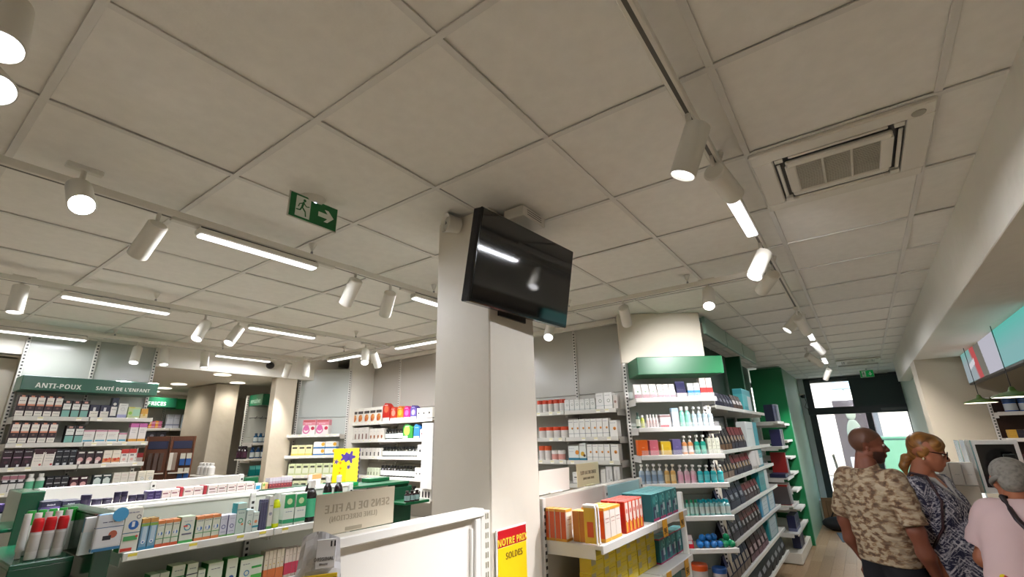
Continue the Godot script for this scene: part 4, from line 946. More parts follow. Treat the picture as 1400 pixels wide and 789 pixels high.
# ---------------------------------------------------------------- people
# A body is a set of tapered capsules [a, b, ra, rb, flat end?] joined by a smooth minimum and meshed as surface nets.
func blob(m: MB, bones: Array, cell: float, k: float, tint: Callable, cuts := []) -> void:
	var lo := Vector3.ONE * 1e3; var hi := -lo
	for q in bones:
		var r: float = maxf(q[2], q[3]) + cell * 2 + k * .5
		for p in [q[0], q[1]]: lo = lo.min(p - Vector3.ONE * r); hi = hi.max(p + Vector3.ONE * r)
	var nx := int((hi.x - lo.x) / cell) + 2; var ny := int((hi.y - lo.y) / cell) + 2; var nz := int((hi.z - lo.z) / cell) + 2
	var fld := PackedFloat32Array(); fld.resize(nx * ny * nz); fld.fill(1.0)
	for q in bones:
		var a: Vector3 = q[0]; var b: Vector3 = q[1]; var ra: float = q[2]; var rb: float = q[3]; var flat: bool = q.size() > 4 and q[4]
		var r := maxf(ra, rb) + cell * 2 + k
		var l := a.min(b) - Vector3.ONE * r; var h := a.max(b) + Vector3.ONE * r
		var i0 := maxi(0, int((l.x - lo.x) / cell)); var i1 := mini(nx - 1, int((h.x - lo.x) / cell) + 1)
		var j0 := maxi(0, int((l.y - lo.y) / cell)); var j1 := mini(ny - 1, int((h.y - lo.y) / cell) + 1)
		var k0 := maxi(0, int((l.z - lo.z) / cell)); var k1 := mini(nz - 1, int((h.z - lo.z) / cell) + 1)
		var ab := b - a; var inv := 1.0 / maxf(ab.length_squared(), 1e-9); var dir := ab.normalized()
		for kk in range(k0, k1 + 1):
			for j in range(j0, j1 + 1):
				var at := (kk * ny + j) * nx
				for i in range(i0, i1 + 1):
					var p := lo + Vector3(i, j, kk) * cell
					var t := clampf((p - a).dot(ab) * inv, 0.0, 1.0)
					var d := p.distance_to(a + ab * t) - lerpf(ra, rb, t)
					if flat: d = maxf(d, (p - b).dot(dir))
					var e := fld[at + i]
					var hh := maxf(k - absf(d - e), 0.0)
					fld[at + i] = minf(d, e) - hh * hh * .25 / k
	for c in cuts:      # keep only what lies below each plane [point, normal]
		for kk in nz:
			for j in ny:
				for i in nx:
					var at := (kk * ny + j) * nx + i
					if fld[at] < .1: fld[at] = maxf(fld[at], (lo + Vector3(i, j, kk) * cell - c[0]).dot(c[1]))
	var idx := {}
	var pts := []; var nrm := []
	var step := [1, nx, nx * ny]
	for kk in nz - 1:
		for j in ny - 1:
			for i in nx - 1:
				var at := (kk * ny + j) * nx + i
				var mask := 0
				var vals := []
				for c in 8:
					var vv := fld[at + (c & 1) + ((c >> 1) & 1) * nx + (c >> 2) * nx * ny]
					vals.append(vv)
					if vv < 0: mask |= 1 << c
				if mask == 0 or mask == 255: continue
				var s := Vector3.ZERO; var n := 0
				for c in 8:
					for ax in 3:
						if c & (1 << ax): continue
						var d: int = c | (1 << ax)
						if (vals[c] < 0) == (vals[d] < 0): continue
						var t: float = vals[c] / (vals[c] - vals[d])
						var p := Vector3(c & 1, (c >> 1) & 1, c >> 2); p[ax] += t
						s += p; n += 1
				s /= n
				idx[at] = pts.size()
				pts.append(lo + (Vector3(i, j, kk) + s) * cell)
				var g := Vector3((vals[1] + vals[3] + vals[5] + vals[7]) - (vals[0] + vals[2] + vals[4] + vals[6]), (vals[2] + vals[3] + vals[6] + vals[7]) - (vals[0] + vals[1] + vals[4] + vals[5]), (vals[4] + vals[5] + vals[6] + vals[7]) - (vals[0] + vals[1] + vals[2] + vals[3]))
				nrm.append(g.normalized())
	for kk in range(1, nz - 1):
		for j in range(1, ny - 1):
			for i in range(1, nx - 1):
				var at := (kk * ny + j) * nx + i
				var v0 := fld[at]
				for ax in 3:
					var v1 := fld[at + step[ax]]
					if (v0 < 0) == (v1 < 0): continue
					var u: int = step[(ax + 1) % 3]; var w: int = step[(ax + 2) % 3]
					var q := [idx.get(at - u - w, -1), idx.get(at - w, -1), idx.get(at, -1), idx.get(at - u, -1)]
					if q.min() < 0: continue
					if v0 > 0: q.reverse()
					var cc := []
					for e in q: cc.append(tint.call(pts[e]))
					for tr in [[0, 1, 2], [0, 2, 3]]:
						var A: int = q[tr[0]]; var B: int = q[tr[1]]; var C: int = q[tr[2]]
						m.v.append_array([m.xf * pts[A], m.xf * pts[C], m.xf * pts[B]])
						m.n.append_array([(m.xf.basis * nrm[A]).normalized(), (m.xf.basis * nrm[C]).normalized(), (m.xf.basis * nrm[B]).normalized()])
						m.k.append_array([cc[tr[0]], cc[tr[2]], cc[tr[1]]])
func hand(m: MB, wrist: Vector3, dirn: Vector3, palm_n: Vector3, side: float, tint: Callable, curl := .5) -> void:
	# five fingers of unequal length, bent towards the palm; the thumb leaves the side near the wrist
	var d := dirn.normalized(); var pn := (palm_n - d * palm_n.dot(d)).normalized(); var sd := d.cross(pn) * side
	var bones := [[wrist, wrist + d * .03, .024, .024]]
	for i in 4:
		var off := sd * (-.03 + .02 * i)
		bones.append([wrist + d * .025 + off * .6, wrist + d * .088 + off, .013, .0105])
		var len_: float = [.062, .072, .068, .052][i] * .5
		var p := wrist + d * .088 + off
		var dd := d
		for sgm in 3:
			dd = dd.rotated(d.cross(pn).normalized(), curl * .5).normalized() if sgm else dd
			var q: Vector3 = p + dd * len_ * [1.0, .75, .6][sgm]
			bones.append([p, q, .0095 - sgm * .0006, .0092 - sgm * .0008]); p = q
	var t0 := wrist + d * .03 - sd * .026
	var t1 := t0 + (d * .6 - sd * .7).normalized() * .034
	bones.append([t0, t1, .0125, .0105]); bones.append([t1, t1 + (d * .9 - sd * .3 + pn * .3).normalized() * .03, .0102, .009])
	blob(m, bones, .0045, .006, tint)
func head(m: MB, c: Vector3, turn: Basis, s: float, tint: Callable) -> void:
	# c: middle of the head; the face looks along -z of turn
	var P := func(x, y, z): return c + turn * (Vector3(x, y, z) * s)
	var b := [
		[P.call(0, .035, .018), P.call(0, .035, -.012), .082, .078], [P.call(-.014, .05, .01), P.call(.014, .05, .01), .07, .07],
		[P.call(0, -.02, -.03), P.call(0, -.045, -.038), .062, .052], [P.call(0, -.075, -.058), P.call(0, -.085, -.062), .03, .027],
		[P.call(-.045, -.045, -.008), P.call(-.018, -.088, -.05), .03, .024], [P.call(.045, -.045, -.008), P.call(.018, -.088, -.05), .03, .024],
		[P.call(0, .012, -.094), P.call(0, -.022, -.112), .009, .0135], [P.call(-.011, -.026, -.098), P.call(.011, -.026, -.098), .009, .009],
		[P.call(-.034, .026, -.078), P.call(.034, .026, -.078), .014, .014], [P.call(-.04, -.018, -.066), P.call(-.03, -.03, -.07), .02, .018], [P.call(.04, -.018, -.066), P.call(.03, -.03, -.07), .02, .018],
		[P.call(-.016, -.052, -.092), P.call(.016, -.052, -.092), .0075, .0075], [P.call(-.014, -.063, -.09), P.call(.014, -.063, -.09), .008, .008],
		[P.call(0, -.07, .02), P.call(0, -.16, .035), .055, .058]]
	for e in [-1, 1]:
		b.append([P.call(e * .076, .012, .014), P.call(e * .083, .022, .026), .011, .012]); b.append([P.call(e * .078, -.016, .012), P.call(e * .076, -.024, .01), .009, .008])
	blob(m, b, .006, .014, tint)
func face_parts(o: Node3D, c: Vector3, turn: Basis, s: float, lip: String, brow: String) -> void:
	for e in [-1, 1]:
		var m := MB.new(); m.xf = Transform3D(turn, c)
		m.ball(Vector3(e * .033, .008, -.084) * s, Vector3(.0125, .0105, .011) * s, "e6dfd6", 12); m.ball(Vector3(e * .033, .008, -.0925) * s, Vector3(.0055, .0055, .004) * s, "2a1a12", 10)
		obj("eye", m, mat("gloss lacquer", .18), o)
		m = MB.new(); m.xf = Transform3D(turn, c); m.tube([Vector3(e * .016, .032, -.094) * s, Vector3(e * .034, .038, -.09) * s, Vector3(e * .05, .03, -.078) * s], [.004 * s, .0045 * s, .003 * s], 6, brow); obj("eyebrow", m, mat("cloth", .8), o)
	var l := MB.new(); l.xf = Transform3D(turn, c); l.ball(Vector3(0, -.057, -.0985) * s, Vector3(.02, .007, .004) * s, lip, 12); obj("mouth", l, mat("board lacquer", .3), o)
func print_cloth(key: String, tex: Texture2D, sc: Vector3) -> StandardMaterial3D:
	var m := StandardMaterial3D.new(); m.resource_name = key; m.albedo_texture = tex; m.roughness = .85; m.uv1_triplanar = true; m.uv1_scale = sc
	m.normal_enabled = true; m.normal_texture = noise_tex(.35, [], 31, true, 256, 2); m.normal_scale = .25
	return m
func folds(p: Vector3) -> Vector3: return p
func people() -> void:
	var skin_m := mat("skin", .5)
	# --- the man: seen from behind, head turned to the counter
	var man := thing("person", "man with shaved head and beard in a tan camouflage t-shirt, back turned", "person", Vector3(-.03, 0, -4.12), -42)
	var sk := MB.lin("7a4632")
	var one := func(_p): return sk
	var body := MB.new()
	var arm := [[Vector3(.195, 1.36, .02), Vector3(.245, 1.11, .03), .046, .043], [Vector3(.245, 1.11, .03), Vector3(.25, .99, .01), .043, .042], [Vector3(.25, .99, .01), Vector3(.235, .86, -.05), .042, .028]]
	var arm2 := []
	for q in arm: arm2.append([q[0] * Vector3(-1, 1, 1), q[1] * Vector3(-1, 1, 1), q[2], q[3]])
	var leg := []
	for e in [-1, 1]: leg.append_array([[Vector3(e * .085, .88, 0), Vector3(e * .105, .5, -.01), .07, .058], [Vector3(e * .105, .5, -.01), Vector3(e * .11, .3, .02), .056, .058], [Vector3(e * .11, .3, .02), Vector3(e * .11, .09, .02), .056, .036], [Vector3(e * .11, .05, .03), Vector3(e * .12, .035, -.14), .04, .034]])
	blob(body, arm + arm2 + leg + [[Vector3(0, 1.0, 0), Vector3(0, 1.3, 0), .07, .07], [Vector3(-.15, 1.38, .01), Vector3(.15, 1.38, .01), .045, .045], [Vector3(0, 1.36, .02), Vector3(0, 1.5, 0), .06, .056], [Vector3(-.06, .93, 0), Vector3(.06, .93, 0), .07, .07]], .014, .03, one)
	hand(body, Vector3(.235, .86, -.05), Vector3(-.05, -1, -.15), Vector3(-1, 0, -.1), 1.0, one); hand(body, Vector3(-.235, .86, -.05), Vector3(.05, -1, -.15), Vector3(1, 0, -.1), -1.0, one)
	var hb := Basis(Vector3.UP, deg_to_rad(-38)) * Basis(Vector3.RIGHT, -.06)
	var hc := Vector3(0, 1.598, -.03)
	var scalp := MB.lin("4f3226"); var beard := MB.lin("2a1c18")
	var hi := hb.inverse()
	head(body, hc, hb, 1.0, func(p):
		var q: Vector3 = hi * (p - hc)
		var c := sk
		if q.y > .02 + maxf(0.0, -q.z) * .62 and q.z > -.07 or (q.z > .035 and q.y > -.045): c = sk.lerp(scalp, .75)
		if q.y < -.035 and q.z < -.012 and q.y > -.11 and not (absf(q.x) < .03 and q.y > -.05): c = sk.lerp(beard, .8)
		return c)
	obj("body", body, skin_m, man)
	face_parts(man, hc, hb, 1.0, "8a4a40", "1c1210")
	var shirt := MB.new()
	var sl := [[Vector3(-.15, 1.395, .01), Vector3(.15, 1.395, .01), .06, .06], [Vector3(-.09, 1.28, .02), Vector3(.09, 1.28, .02), .108, .108], [Vector3(-.085, 1.26, .01), Vector3(-.075, .84, -.01), .106, .112], [Vector3(.085, 1.26, .01), Vector3(.075, .84, -.01), .106, .112], [Vector3(0, 1.2, -.03), Vector3(0, .9, -.06), .12, .13], [Vector3(0, 1.3, .02), Vector3(0, .86, .0), .112, .112], [Vector3(0, 1.4, .025), Vector3(0, 1.465, .012), .075, .067]]
	for e in [-1, 1]: sl.append([Vector3(e * .18, 1.385, .015), Vector3(e * .252, 1.14, .03), .07, .068, true])
	var ns := FastNoiseLite.new(); ns.seed = 8; ns.frequency = 5.0
	blob(shirt, sl, .012, .035, func(_p): return Color.WHITE, [[Vector3(0, .895, 0), Vector3.DOWN], [Vector3(0, 1.475, 0), Vector3(0, 1, .25).normalized()]])
	for i in shirt.v.size():        # soft wrinkles in the cloth
		var p := shirt.v[i]; shirt.v[i] = p + shirt.n[i] * ns.get_noise_3d(p.x, p.y * 2.2, p.z) * .012 * clampf((p.y - .9) * 8.0, 0, 1)
	var camo := noise_tex(.016, [[0.0, "b0a088"], [.42, "9c8769"], [.5, "86694e"], [.58, "664c38"], [.72, "4e3828"], [1.0, "4e3828"]], 17, false, 512, 4)
	(camo.color_ramp as Gradient).interpolation_mode = Gradient.GRADIENT_INTERPOLATE_CONSTANT
	obj("t_shirt", shirt, print_cloth("camouflage cloth", camo, Vector3(1.8, 3.4, 1.8)), man)
	var tr := MB.new()
	var tl := [[Vector3(-.075, .9, -.02), Vector3(.075, .9, -.02), .098, .098]]
	for e in [-1, 1]: tl.append([Vector3(e * .085, .86, -.01), Vector3(e * .11, .42, 0), .102, .1, true])
	blob(tr, tl, .016, .03, func(_p): return MB.lin("131317")); obj("shorts", tr, mat("cloth", .8), man)
	var sh := MB.new()
	for e in [-1, 1]: sh.ball(Vector3(e * .115, .045, -.05), Vector3(.05, .045, .14), "2a2a2c")
	obj("shoes", sh, mat("cloth", .8), man)
	# --- the woman: facing the counter, three quarter view
	var wo := thing("person", "woman with ponytail and dark glasses in a navy and white patterned dress", "person", Vector3(.27, 0, -4.3), -118)
	sk = MB.lin("a8694e")
	var skw := sk
	one = func(_p): return skw
	body = MB.new()
	var wb := [[Vector3(.175, 1.34, .0), Vector3(.225, 1.08, .03), .045, .038], [Vector3(.225, 1.08, .03), Vector3(.225, .84, -.06), .038, .026], [Vector3(-.175, 1.34, 0), Vector3(-.215, 1.1, -.06), .045, .038], [Vector3(-.215, 1.1, -.06), Vector3(-.17, 1.15, -.22), .037, .026], [Vector3(-.13, 1.34, 0), Vector3(.13, 1.34, 0), .055, .055], [Vector3(0, 1.3, 0), Vector3(0, 1.46, 0), .06, .047], [Vector3(0, 1.0, 0), Vector3(0, 1.3, 0), .1, .1]]
	for e in [-1, 1]: wb.append_array([[Vector3(e * .09, .9, 0), Vector3(e * .09, .48, -.01), .085, .055], [Vector3(e * .09, .48, -.01), Vector3(e * .09, .28, .02), .053, .055], [Vector3(e * .09, .28, .02), Vector3(e * .09, .08, .02), .053, .033], [Vector3(e * .09, .045, .03), Vector3(e * .1, .03, -.13), .036, .03]])
	blob(body, wb, .014, .028, one)
	hand(body, Vector3(.225, .84, -.06), Vector3(0, -1, -.15), Vector3(-1, 0, -.1), 1.0, one); hand(body, Vector3(-.17, 1.15, -.22), Vector3(.3, -.05, -1), Vector3(0, -1, 0), -1.0, one)
	hb = Basis(Vector3.UP, deg_to_rad(22)) * Basis(Vector3.RIGHT, -.2)
	hc = Vector3(0, 1.545, -.035)
	head(body, hc, hb, .95, one)
	obj("body", body, skin_m, wo); face_parts(wo, hc, hb, .95, "a04a44", "5a3a20")
	var hair := MB.new(); hair.xf = Transform3D(hb, hc)
	var gold := MB.lin("8a5a26"); var dark := MB.lin("4a2a14"); var lt := MB.lin("c08a44")
	var hn := FastNoiseLite.new(); hn.seed = 3; hn.frequency = 22.0
	var hcol := func(p):
		var t: float = hn.get_noise_2d(p.y * .35 + p.z * .35, p.x * 2.0 + p.y * 1.2) * .9
		return gold.lerp(lt, clampf(t, 0, 1)) if t > 0 else gold.lerp(dark, clampf(-t * 1.6, 0, 1))
	blob(hair, [[Vector3(0, .05, .02), Vector3(0, .05, -.02), .085, .078], [Vector3(-.055, .02, .01), Vector3(-.06, -.01, .02), .036, .026], [Vector3(.055, .02, .01), Vector3(.06, -.01, .02), .036, .026], [Vector3(0, .0, .045), Vector3(0, -.03, .06), .062, .04], [Vector3(-.04, .075, -.055), Vector3(.05, .07, -.05), .028, .03]], .006, .012, hcol, [[Vector3(0, .03, -.088), Vector3(0, -.3, -1).normalized()]])
	blob(hair, [[Vector3(0, -.04, .075), Vector3(0, -.055, .1), .02, .03], [Vector3(0, -.055, .1), Vector3(.01, -.11, .115), .032, .026], [Vector3(.01, -.11, .115), Vector3(.03, -.16, .1), .026, .008]], .006, .012, hcol)
	obj("hair", hair, mat("hair", .4), wo)
	var gls := MB.new(); gls.xf = Transform3D(hb, hc)
	for e in [-1, 1]:
		var ring := []
		for i in 17: ring.append(Vector3(e * .034 + cos(TAU * i / 16) * .026, .004 + sin(TAU * i / 16) * .021, -.104))
		gls.tube(ring, .0032, 6, "0e0c0e", false)
		gls.tube([Vector3(e * .06, .012, -.1), Vector3(e * .078, .016, .0)], .003, 6, "0e0c0e")
	gls.tube([Vector3(-.008, .008, -.106), Vector3(.008, .008, -.106)], .003, 6, "0e0c0e")
	obj("glasses", gls, mat("gloss lacquer", .18), wo)
	var er := MB.new(); er.xf = Transform3D(hb, hc); er.ball(Vector3(.078, -.035, .012), Vector3(.006, .009, .006), "e8d8b8", 8); obj("earring", er, mat("gloss lacquer", .18), wo)
	var dr := MB.new()
	var dl := [[Vector3(-.12, 1.35, .0), Vector3(.12, 1.35, .0), .064, .064], [Vector3(-.07, 1.24, -.02), Vector3(.07, 1.24, -.02), .12, .12], [Vector3(-.07, 1.2, -.05), Vector3(.07, 1.2, -.05), .105, .105], [Vector3(-.08, 1.2, 0), Vector3(-.1, .45, 0), .125, .175], [Vector3(.08, 1.2, 0), Vector3(.1, .45, 0), .125, .175], [Vector3(0, 1.05, -.1), Vector3(0, .6, -.09), .125, .16]]
	for e in [-1, 1]: dl.append([Vector3(e * .15, 1.345, 0), Vector3(e * .235, 1.19, .01), .07, .078, true])
	blob(dr, dl, .012, .03, func(_p): return Color.WHITE, [[Vector3(0, .46, 0), Vector3.DOWN], [Vector3(0, 1.37, -.06), Vector3(0, .75, -.66).normalized()], [Vector3(0, 1.405, 0), Vector3.UP]])
	for i in dr.v.size():
		var p := dr.v[i]; dr.v[i] = p + dr.n[i] * (ns.get_noise_3d(p.x * 1.6, p.y * .5, p.z * 1.6) * .02 * clampf((1.25 - p.y) * 2, .2, 1))
	var im := Image.create(256, 256, false, Image.FORMAT_RGB8)
	var cn := FastNoiseLite.new(); cn.seed = 2; cn.frequency = .05
	for x in 256:
		for y in 256:
			var u := x / 256.0; var v := y / 256.0
			var w := absf(fposmod(u * 3.0, 1.0) - .5) * 2.0
			var z := fposmod(v * 5.0 + w * 1.1, 1.0)
			var on := z < .16 or (z > .3 and z < .36)
			var dm := absf(fposmod(u * 3.0 + .5, 1.0) - .5) * 1.1 + absf(fposmod(v * 2.5, 1.0) - .5)
			if dm > .2 and dm < .27 or dm < .08: on = true
			if w < .09 and fposmod(v * 20.0, 1.0) < .55: on = true
			if cn.get_noise_2d(x, y * 1.5) > .32: on = not on
			im.set_pixel(x, y, Color("c9c6ca") if on else Color("22233c"))
	obj("dress", dr, print_cloth("ikat cloth", ImageTexture.create_from_image(im), Vector3(2.3, 2.3, 2.3)), wo)
	var tm := MB.new()
	tm.tube([Vector3(-.1, 1.41, .02), Vector3(-.07, 1.385, -.07), Vector3(0, 1.27, -.135), Vector3(.07, 1.385, -.07), Vector3(.1, 1.41, .02)], .014, 8, "aaa6a2"); obj("neck_trim", tm, mat("cloth", .8), wo)
	var st := MB.new(); st.tube([Vector3(.12, 1.425, .03), Vector3(.13, 1.41, -.06), Vector3(.165, 1.27, -.12), Vector3(.19, 1.12, -.1), Vector3(.215, 1.0, -.03)], .008, 8, "3a2228"); st.tube([Vector3(.12, 1.425, .03), Vector3(.17, 1.3, .1), Vector3(.2, 1.1, .1), Vector3(.215, 1.0, .03)], .008, 8, "3a2228")
	obj("bag_strap", st, mat("board lacquer", .3), wo)
	# --- the older customer bending over the counter
	var el := thing("person", "stooping person in a pale pink t-shirt and grey hat at the frame edge", "person", Vector3(.60, 0, -3.8), -18)
	el.scale = Vector3.ONE * 1.02
	var sk3 := MB.lin("a86a4c")
	one = func(_p): return sk3
	body = MB.new()
	var eb := [[Vector3(-.165, 1.2, -.13), Vector3(-.235, .97, -.1), .042, .042], [Vector3(-.235, .97, -.1), Vector3(-.18, 1.02, -.34), .04, .027], [Vector3(.17, 1.2, -.14), Vector3(.24, .98, -.16), .045, .042], [Vector3(.24, .98, -.16), Vector3(.16, 1.02, -.38), .04, .027], [Vector3(-.12, 1.2, -.14), Vector3(.12, 1.2, -.14), .06, .06], [Vector3(0, .9, .04), Vector3(0, 1.16, -.08), .07, .07], [Vector3(0, 1.22, -.14), Vector3(-.03, 1.3, -.22), .055, .048]]
	for e in [-1, 1]: eb.append_array([[Vector3(e * .09, .85, .06), Vector3(e * .09, .45, .02), .085, .055], [Vector3(e * .09, .45, .02), Vector3(e * .09, .08, .06), .054, .036], [Vector3(e * .09, .045, .06), Vector3(e * .1, .03, -.1), .036, .03]])
	blob(body, eb, .014, .028, one)
	hand(body, Vector3(-.18, 1.02, -.34), Vector3(.3, 0, -1), Vector3(0, -1, 0), -1.0, one); hand(body, Vector3(.16, 1.02, -.38), Vector3(-.3, 0, -1), Vector3(0, -1, 0), 1.0, one)
	hb = Basis(Vector3.UP, .1) * Basis(Vector3.RIGHT, -.45); hc = Vector3(-.045, 1.355, -.25)
	head(body, hc, hb, .95, one); obj("body", body, skin_m, el); face_parts(el, hc, hb, .95, "a04a44", "777")
	var hat := MB.new(); hat.xf = Transform3D(hb, hc)
	var grey := MB.lin("8d8880")
	blob(hat, [[Vector3(0, .055, .02), Vector3(0, .05, -.02), .088, .085], [Vector3(0, .02, .05), Vector3(0, -.02, .065), .07, .055]], .008, .015, func(p): return grey.lerp(MB.lin("5a564f"), clampf(hn.get_noise_3dv(p * 2.0) + .2, 0, .7)), [[Vector3(0, .0, -.06), Vector3(0, -.55, -1).normalized()]])
	var brim := []
	for i in 21: brim.append(Vector3(cos(TAU * i / 20) * .086, .005, sin(TAU * i / 20) * .098))
	hat.tube(brim, .014, 8, "847f77", false); obj("hat", hat, mat("cloth", .8), el)
	shirt = MB.new()
	var pl := [[Vector3(-.13, 1.215, -.13), Vector3(.13, 1.215, -.13), .072, .072], [Vector3(-.08, 1.14, -.1), Vector3(.08, 1.14, -.1), .13, .13], [Vector3(-.09, 1.12, -.08), Vector3(-.09, .78, .08), .125, .14], [Vector3(.09, 1.12, -.08), Vector3(.09, .78, .08), .125, .14], [Vector3(0, 1.0, -.1), Vector3(0, .8, -.02), .13, .14]]
	for e in [-1, 1]: pl.append([Vector3(e * .16, 1.205, -.13), Vector3(e * .235, 1.03, -.11), .077, .075, true])
	blob(shirt, pl, .012, .035, func(_p): return MB.lin("d9bcbc"), [[Vector3(0, .76, 0), Vector3.DOWN]])
	for i in shirt.v.size():
		var p := shirt.v[i]; shirt.v[i] = p + shirt.n[i] * ns.get_noise_3d(p.x, p.y * 1.6, p.z) * .012
	obj("t_shirt", shirt, mat("cloth", .8), el)
	tr = MB.new(); tl = []
	for e in [-1, 1]: tl.append([Vector3(e * .09, .82, .06), Vector3(e * .095, .1, .05), .115, .085, true])
	blob(tr, tl, .016, .03, func(_p): return MB.lin("3a3c46")); obj("trousers", tr, mat("cloth", .8), el)
	st = MB.new(); st.tube([Vector3(-.06, 1.28, -.2), Vector3(-.085, 1.3, -.11), Vector3(-.03, 1.21, .03), Vector3(.08, 1.04, .085), Vector3(.2, .86, .14)], .013, 8, "221c20"); obj("bag_strap", st, mat("board lacquer", .3), el)
	var fl := MB.new()
	for q in [[-.15, .93, .175], [-.12, .95, .18], [-.135, .9, .185], [-.09, .88, .19], [-.11, .85, .195]]: fl.ball(Vector3(q[0], q[1], q[2]), Vector3(.016, .014, .012), "d8c41c", 8)
	obj("yellow_flower", fl, mat("cloth", .8), el)
	fl = MB.new(); fl.xf = Transform3D(Basis(Vector3.BACK, -.55), Vector3(-.075, .935, .198)); fl.cbox(Vector3.ZERO, Vector3(.09, .014, .012), .002, "a8323a"); obj("red_tag", fl, mat("cloth", .8), el)
func lamps() -> void:
	track("white track along the middle aisle with the exit sign strip", Vector3(-2.37, 2.71, .6), Vector3(-2.37, 2.71, -3.31), [.05, .5, .75])
	track("white track over the rear low gondola", Vector3(-4.08, 2.71, .6), Vector3(-4.08, 2.71, -3.31), [.1, .45, .9])
	track("white track in front of the ANTI-POUX bay", Vector3(-5.69, 2.71, .6), Vector3(-5.69, 2.71, -3.31), [.1, .5, .75])
	track("white cross track before the back wall", Vector3(-5.67, 2.71, -3.33), Vector3(-.285, 2.71, -3.33), [.15, .45, .68, .72, .9])
	track("short white track piece above the camera side, near the frame corner", Vector3(-1.5, 2.71, .9), Vector3(-1.5, 2.71, -.02), [.5])
	track("white track along the counter aisle", Vector3(-.265, 2.71, .6), Vector3(-.265, 2.71, -9.2), [.12, .25, .4, .6, .8])
	strip("long bright strip beside the exit sign", Vector3(-2.370, 2.665, -1.083), false, 1)
	strip("strip running behind the pillar", Vector3(-2.37, 2.665, -2.44), false)
	strip("strip on the middle track over the ANTI-POUX bay", Vector3(-4.080, 2.665, -0.956), false, 1)
	strip("strip on the middle track right of the bright pair", Vector3(-4.080, 2.665, -2.155), false, 1)
	strip("strip on the far track at the frame edge", Vector3(-5.690, 2.665, -0.855), false, 0.35)
	strip("strip on the far track above the side room opening", Vector3(-5.690, 2.665, -2.579), false, 0.35)
	strip("strip on the cross track over the corner bay", Vector3(-4.849, 2.665, -3.330), true, 1)
	strip("strip on the cross track beside the pillar", Vector3(-3.623, 2.665, -3.330), true, 1)
	strip("wide bright strip on the counter track below the near spotlights", Vector3(-0.265, 2.665, -2.175), false, 1)
	strip("second strip on the counter track behind the crossed spotlights", Vector3(-0.265, 2.665, -5.693), false, 1)
	strip("third strip on the counter track, close to the street door", Vector3(-0.265, 2.665, -7.995), false, 1)
	spot("white spotlight nearest the camera at the aisle end of the counter track", Vector3(-0.265, 2.660, -1.382), Vector3(-0.380, -0.923, 0.064).normalized(), false, true, 0.8, 2.5)
	spot("short spotlight hung before the long bright strip", Vector3(-0.265, 2.660, -1.679), Vector3(0.159, -0.207, -0.965).normalized(), false, true, 0.3, 6)
	spot("spotlight with bright round lens above the pouch aisle", Vector3(-0.265, 2.660, -2.730), Vector3(-0.340, -0.814, 0.471).normalized(), false, true, 1, 6)
	spot("spotlight turned away beside the bright round lens", Vector3(-0.265, 2.660, -3.155), Vector3(-0.572, -0.334, -0.749).normalized(), false, true, 1, 6)
	spot("tilted spotlight of the pair before the second strip", Vector3(-0.265, 2.660, -4.495), Vector3(-0.631, -0.720, 0.289).normalized(), false, true, 1, 2.5)
	spot("opposite spotlight of the pair before the second strip", Vector3(-0.265, 2.626, -4.442), Vector3(0.252, -0.644, -0.722).normalized(), false, true, 1, 6)
	spot("upper of three crowded spotlights near the street door", Vector3(-0.265, 2.660, -6.085), Vector3(0.336, -0.565, -0.754).normalized(), false, true, 1, 6)
	spot("middle of three crowded spotlights near the street door", Vector3(-0.405, 2.660, -7.022), Vector3(0.560, -0.540, -0.629).normalized(), false, false, 1, 6)
	spot("lower of three crowded spotlights near the street door", Vector3(-0.401, 2.660, -7.487), Vector3(0.567, -0.450, -0.690).normalized(), false, false, 1, 6)
	spot("last spotlight on the counter track, closest to the street door", Vector3(-0.265, 2.608, -8.555), Vector3(-0.448, -0.754, -0.480).normalized(), false, true, 1, 6)
	spot("spotlight on the cross track above the green header", Vector3(-0.695, 2.680, -3.330), Vector3(0.071, -0.781, 0.621).normalized(), true, true, 0.6, 6)
	spot("spotlight below the corner of the wall screen", Vector3(-1.984, 2.635, -3.330), Vector3(0.226, -0.733, 0.641).normalized(), true, true, 0.7, 6)
	spot("unlit looking spotlight on the cross track before the cream panel", Vector3(-1.321, 2.668, -3.330), Vector3(-0.216, -0.571, -0.792).normalized(), true, true, 0.06, 6)
	spot("upright spotlight of the pair beside the pillar", Vector3(-2.370, 2.677, -1.658), Vector3(-0.661, -0.746, -0.078).normalized(), false, true, 0.6, 6)
	spot("leaning spotlight of the pair, closest to the pillar", Vector3(-2.370, 2.660, -1.932), Vector3(-0.652, -0.686, -0.323).normalized(), false, true, 0.6, 6)
	spot("large spotlight left of the long strip beside the exit sign", Vector3(-2.370, 2.665, -0.617), Vector3(-0.712, -0.695, 0.101).normalized(), false, true, 0.7, 6)
	spot("glaring spotlight pointed at the camera", Vector3(-2.197, 2.660, -0.317), Vector3(0.754, -0.657, -0.003).normalized(), false, true, 0.5, 60)
	spot("spotlight cut by the frame in the upper corner", Vector3(-1.327, 2.660, -0.004), Vector3(0.444, -0.895, -0.047).normalized(), false, true, 0.6, 4)
	spot("small spotlight cut by the frame edge below the corner one", Vector3(-1.648, 2.660, -0.001), Vector3(0.765, -0.618, -0.181).normalized(), false, true, 0.6, 4)
	spot("hanging spotlight above the ANTI-POUX bay", Vector3(-4.100, 2.686, -0.463), Vector3(0.110, -0.994, -0.005).normalized(), false, true, 1, 4)
	spot("first of the bright pair on the middle track", Vector3(-4.100, 2.665, -1.517), Vector3(0.279, -0.875, 0.395).normalized(), false, true, 1, 6)
	spot("second of the bright pair on the middle track", Vector3(-4.100, 2.663, -1.771), Vector3(0.227, -0.844, 0.485).normalized(), false, true, 1, 6)
